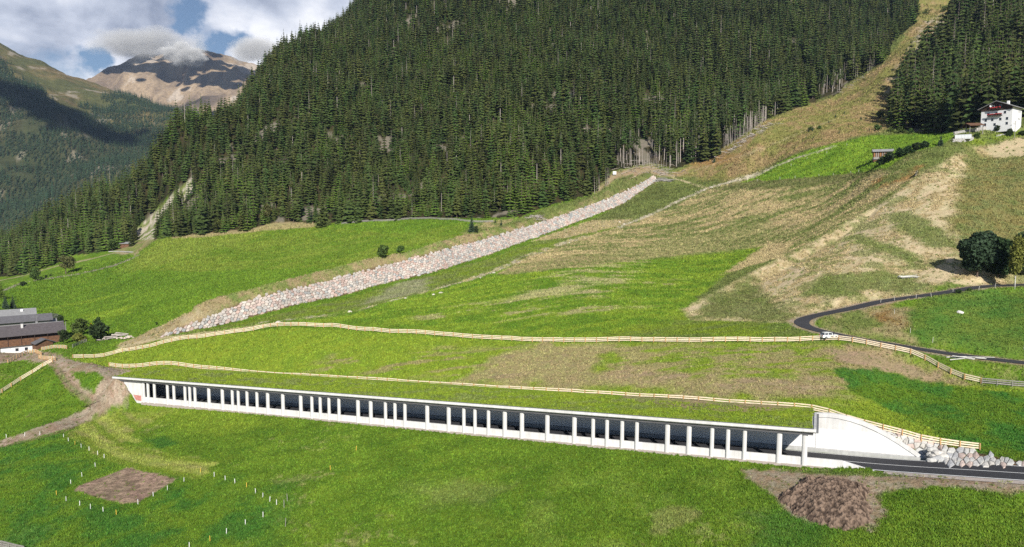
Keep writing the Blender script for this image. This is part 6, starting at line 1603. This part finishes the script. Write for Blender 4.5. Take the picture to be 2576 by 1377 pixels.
# ------------------------------------------------------------------ unseen clouds added above the frame to throw shade on the far slopes
M['cloud'] = mat('cloud_white', (.85, .86, .88), 1.0, spec=0)
def shade_cloud(label, targets, zc, seed, n=46):
    R = random.Random(seed); mb = bmesh.new(); o = None
    ts = Vector(to_sun)
    cs = []
    for (u, v, y, r) in targets:
        p = Vector(P(u, v, y)); L_ = (zc - p.z) / ts.z; cs.append((p + ts * L_, r))
    o = cs[0][0].copy()
    for c, r in cs:
        for k in range(n):
            q = c - o + Vector((R.gauss(0, .62) * r, R.gauss(0, .62) * r, R.uniform(0, .25) * r)); s = r * R.choice([.06, .09, .12, .18, .3, .42])
            m4 = Matrix.Translation(q) @ Matrix.Diagonal((1.1, 1.0, .4, 1))
            bmesh.ops.create_icosphere(mb, subdivisions=2, radius=s, matrix=m4)
    me = bpy.data.meshes.new('cloud'); mb.to_mesh(me); mb.free(); me.materials.append(M['cloud'])
    ob = link(bpy.data.objects.new('cloud', me)); ob.location = o; tag(ob, label, 'cloud')
shade_cloud('unseen cloud added above the frame to shade a band of the left hillside', [(0,232,2060,95),(60,262,2040,95),(120,290,2030,90),(180,322,2010,90),(240,348,1990,90),(300,375,1960,80)], 1880, 1)
shade_cloud('broad unseen cloud added above the frame to shade the bare brown peak', [(300,190,6100,330),(380,180,6150,350),(460,200,5900,330),(540,205,5900,300),(600,215,5800,260),(640,200,6000,200),(470,160,6350,300),(540,225,5600,220)], 2150, 2, 20)

for k, (u, v, r) in enumerate([(2347,1161,.85),(2351,1150,.8),(2362,1158,.9),(2341,1146,.75),(2357,1142,.8),(2332,1137,.7),(2345,1134,.7),(2372,1150,.8)]):
    g = ground(u, v); rock('boulder', None, 0, 0, r, 80 + k, bw_e, tuple(g - bw_e_o + np.array([0, 0, .1])), col=[(.54, .53, .50), (.60, .57, .52), (.48, .48, .47)][k % 3])

for k, (t_, d_g, h_, r) in enumerate([(-19.6, 9.9, .2, .8), (-20.4, 9.3, .15, .75), (-20.3, 10.2, .7, .8), (-21.2, 9.6, .5, .85), (-21.6, 8.9, .2, .7), (-18.9, 10.5, .8, .7), (-21.2, 10.6, 1.3, .8), (-22.2, 9.9, .9, .8)]):
    rock('boulder', None, 0, 0, r, 100 + k, bw_e, tuple(gal(t_, d_g, h_) - bw_e_o), col=[(.54, .53, .50), (.60, .57, .52), (.50, .49, .48)][k % 3])
# ------------------------------------------------------------------ the far side of the valley
def far_sheet(name, label, pts, raw, arange, yrange, na, ny, relief, colfun, crest_cut=None):
    f = tps(pts, raw); A = np.linspace(*arange, na); Y = np.exp(np.linspace(math.log(yrange[0]), math.log(yrange[1]), ny)); YY, AA = np.meshgrid(Y, A, indexing='ij'); X = AA * YY
    Z = f(X, YY) + relief(X, YY)
    o = link(grid_mesh(name, X, YY, Z, M['far_ground'], colfun(X, YY, Z))); tag(o, label, None, kind='structure')
    return Field(A, Y, Z), X, YY, Z, o
def far_ground_mat():
    m = bpy.data.materials.new('mountain_ground'); m.use_nodes = True; nt = m.node_tree; b = nt.nodes['Principled BSDF']; b.inputs['Roughness'].default_value = .95; b.inputs['Specular IOR Level'].default_value = .05
    at = N(nt, 'ShaderNodeAttribute', attribute_name='Col'); tcn = N(nt, 'ShaderNodeTexCoord'); n = N(nt, 'ShaderNodeTexNoise', i_Scale=.05, i_Detail=8.0, i_Roughness=.7); nt.links.new(tcn.outputs['Object'], n.inputs[0])
    mr = N(nt, 'ShaderNodeMapRange', i_1=.3, i_2=.7, i_3=.65, i_4=1.3); nt.links.new(n.outputs[0], mr.inputs[0]); hs = N(nt, 'ShaderNodeHueSaturation'); nt.links.new(at.outputs['Color'], hs.inputs['Color']); nt.links.new(mr.outputs[0], hs.inputs['Value']); nt.links.new(hs.outputs[0], b.inputs['Base Color'])
    bp = N(nt, 'ShaderNodeBump', i_Strength=.8, i_Distance=6.0); nt.links.new(n.outputs[0], bp.inputs['Height']); nt.links.new(bp.outputs[0], b.inputs['Normal']); return m
M['far_ground'] = far_ground_mat()
FP = [(-500,760,1250),(0,720,1250),(200,640,1300),(400,560,1350),(560,500,1400),(0,560,1450),(200,520,1500),(400,450,1600),(520,380,1750),(0,400,1700),(200,400,1730),(-500,500,1550),
      (0,238,2000),(82,272,1960),(184,310,1930),(300,378,1880),(400,400,1850),(0,190,2300),(100,225,2280),(230,300,2200),(330,330,2150),
      (0,110,2700),(60,145,2680),(110,160,2660),(180,190,2620),(240,212,2580),(320,240,2520),(400,268,2450),(450,285,2400),(500,303,2350),(540,330,2350),(-300,20,2800),(620,400,2400),(700,450,2500)]
FR = [(-.74, 3200, 600), (-.55, 3200, 380), (-.45, 3000, 250), (-.35, 3000, 100), (-.9, 3400, 700)]
def rel(X, Y): 
    r = 1 - np.abs(fbm(X / 420, Y / 420, 5, 201) * 2 - 1)
    return (r - .8) * 90 * sstep(1200, 1500, Y) * (1 - sstep(2200, 2500, Y) * .7) + (fbm(X / 90, Y / 90, 4, 203) - .5) * 26
def fcol(X, Y, Z):
    n1 = fbm(X / 200, Y / 200, 5, 211); n2 = fbm(X / 60, Y / 60, 5, 212)
    c = two(np.array([.10, .105, .040]), np.array([.18, .135, .062]), n1 * .5 + n2 * .5, .4, .6)
    k = .5 * sstep(.67, .72, n2)[..., None]; c = c * (1 - k) + np.array([.40, .36, .30]) * k
    g = (1 - sstep(1950, 2250, Y))[..., None] * .75; return c * (1 - g) + np.array([.045, .055, .028]) * g * (1 - k) + c * g * k
ff, FX, FY, FZ, fo = far_sheet('hillside', 'forested far side of the valley', FP, FR, (-1.0, -.22), (1150, 3400), 330, 260, rel, fcol)
# far forest
PF = []
for i in range(3):
    PF.append(conifer_mesh('far_form_%d' % i, 20.0, [3.4, 3.0, 3.8][i], 300 + i, [M['far_leaf'], M['bark']], tiers=7, nb=6, z0=.03, droop=.4, ragged=.35, trunk=False, width=.9))
fcoll = bpy.data.collections.new('far_forms')
for i, me in enumerate(PF): fcoll.objects.link(bpy.data.objects.new('far_%d' % i, me))
S2 = 7.6
fx, fy = np.meshgrid(np.arange(-2700, -400, S2), np.arange(1250, 2800, S2)); fx = (fx + RS.uniform(-.48, .48, fx.shape) * S2).ravel(); fy = (fy + RS.uniform(-.48, .48, fy.shape) * S2).ravel()
m_ = (fx / fy > -.82) & (fx / fy < -.33); fx, fy = fx[m_], fy[m_]; fz = ff.z(fx, fy); uu, vv = proj((fx, fy, fz))
dens = fbm(fx / 170, fy / 170, 5, 221); d2 = fbm(fx / 50, fy / 50, 4, 222)
line = np.interp(uu, [0, 150, 250, 330, 430, 520], [205, 290, 300, 262, 292, 310])     # tree line along the hill
upper = np.clip((vv - line) / 60.0, -1.5, 1)
ok = (dens * .6 + d2 * .4 + upper * .35) > .27
ok &= ~((fbm(fx / 60, fy / 30, 4, 230) > .64) & (vv < 520))
ok &= (vv > 100) & (uu > -60) & (uu < 640)
el = (FZ - CAMZ) / FY; em = np.maximum.accumulate(el, axis=0)
jj = np.clip(((fx / fy - ff.A[0]) / (ff.A[1] - ff.A[0])).astype(int), 0, len(ff.A) - 1); ii = np.clip(np.searchsorted(ff.Y, fy) - 2, 0, len(ff.Y) - 1)
ok &= (fz + 22 - CAMZ) / fy > em[ii, jj] - .003
fx, fy, fz = fx[ok], fy[ok], fz[ok]; print('far trees', len(fx))
scatter('far_forest', np.stack([fx, fy, fz], 1), RS.uniform(.75, 1.35, len(fx)), RS.uniform(0, 6.28, len(fx)), RS.randint(0, 3, len(fx)), fcoll, 'blue-green conifer forest on the far side of the valley', 'forest')
# the high peak
PP = [(100,240,6300),(230,186,6300),(300,168,6400),(380,152,6450),(450,143,6500),(520,147,6450),(600,148,6350),(636,160,6300),(680,172,6250),(760,190,6200),(300,320,4700),(450,320,4600),(560,330,4600),(640,330,4700),(450,240,5350),(560,235,5400),(330,245,5350),(620,240,5500),(760,330,5000)]
PR = [(-.75, 7400, 900), (-.55, 7600, 1000), (-.35, 7400, 800), (-.25, 7000, 500)]
def prel(X, Y):
    r = 1 - np.abs(fbm(X / 700 + Y / 2600, Y / 1500, 5, 301) * 2 - 1); return (r - .8) * 330 * sstep(4300, 4900, Y) * (1 - sstep(6000, 6400, Y) * .6) + (fbm(X / 200, Y / 200, 5, 303) - .5) * 70
def pcol(X, Y, Z):
    n1 = fbm(X / 500, Y / 700, 5, 311); n2 = fbm(X / 120, Y / 260, 5, 312)
    c = two(np.array([.20, .150, .105]), np.array([.34, .255, .165]), n1 * .4 + n2 * .6, .4, .6); k = (sstep(.62, .68, n2) * .4)[..., None]
    return c * (1 - k) + np.array([.55, .50, .45]) * k
far_sheet('mountain', 'bare brown peak', PP, PR, (-.85, -.2), (4200, 7800), 300, 260, prel, pcol)
# ------------------------------------------------------------------ the air between
hb = MB().box(-3900, 1500, -60, 4100, -900, 1500)
hz_m = bpy.data.materials.new('air'); hz_m.use_nodes = True; nt = hz_m.node_tree; nt.nodes.clear()
ho = N(nt, 'ShaderNodeOutputMaterial'); pv = N(nt, 'ShaderNodeVolumePrincipled'); pv.inputs['Color'].default_value = (.48, .64, .95, 1); pv.inputs['Density'].default_value = 0.00004; pv.inputs['Anisotropy'].default_value = 0.0
nt.links.new(pv.outputs[0], ho.inputs['Volume'])
hzo = hb.build('haze', hz_m); tag(hzo, 'thin blue valley haze', 'haze', kind='stuff')

# ------------------------------------------------------------------ low clouds on the high peak, beyond the valley air
def cloud_mat(name, dens, scale, g, thr, seed, flat):
    m = bpy.data.materials.new(name); m.use_nodes = True; nt = m.node_tree; nt.nodes.clear(); o = N(nt, 'ShaderNodeOutputMaterial'); pv = N(nt, 'ShaderNodeVolumePrincipled')
    pv.inputs['Color'].default_value = (1, 1, 1, 1); pv.inputs['Anisotropy'].default_value = g
    tcn = N(nt, 'ShaderNodeTexCoord'); n = N(nt, 'ShaderNodeTexNoise', i_Scale=scale, i_Detail=6.0, i_Roughness=.58); mp = N(nt, 'ShaderNodeMapping'); mp.inputs['Location'].default_value = (seed, seed * 2, 0); mp.inputs['Scale'].default_value = (1, 1, flat)
    nt.links.new(tcn.outputs['Object'], mp.inputs[0]); nt.links.new(mp.outputs[0], n.inputs[0])
    ln = N(nt, 'ShaderNodeVectorMath', operation='LENGTH'); nt.links.new(tcn.outputs['Object'], ln.inputs[0])
    fo_ = N(nt, 'ShaderNodeMapRange', i_1=0.25, i_2=1.0, i_3=.30, i_4=-.42); nt.links.new(ln.outputs['Value'], fo_.inputs[0])
    ad = N(nt, 'ShaderNodeMath', operation='ADD'); nt.links.new(n.outputs[0], ad.inputs[0]); nt.links.new(fo_.outputs[0], ad.inputs[1])
    mr = N(nt, 'ShaderNodeMapRange', i_1=thr, i_2=thr + .16, i_3=0.0, i_4=dens); nt.links.new(ad.outputs[0], mr.inputs[0]); nt.links.new(mr.outputs[0], pv.inputs['Density']); nt.links.new(pv.outputs[0], o.inputs['Volume'])
    return m
def soft_cloud(label, u, v, Y, su, sv, sy, m):
    bm_ = bmesh.new(); bmesh.ops.create_icosphere(bm_, subdivisions=3, radius=1.0); me = bpy.data.meshes.new('cloud'); bm_.to_mesh(me); bm_.free(); me.materials.append(m)
    o = link(bpy.data.objects.new('cloud', me)); o.location = P(u, v, Y); o.scale = (su * Y / F, sy, sv * Y / F); tag(o, label, 'cloud')
soft_cloud('grey cloud bank hiding the left part of the bare summit', 365, 112, 4650, 235, 72, 260, cloud_mat('grey_cloud', 0.010, 2.6, -.26, .47, 3.0, .6))
soft_cloud('small bright white cloud hanging before the bare summit', 462, 138, 4350, 92, 46, 170, cloud_mat('white_cloud', .030, 2.4, -.36, .47, 7.0, .8))
soft_cloud('pale cloud resting on the right shoulder of the summit beside the wood', 650, 125, 4500, 130, 58, 200, cloud_mat('pale_cloud', .014, 2.6, -.32, .49, 11.0, .6))
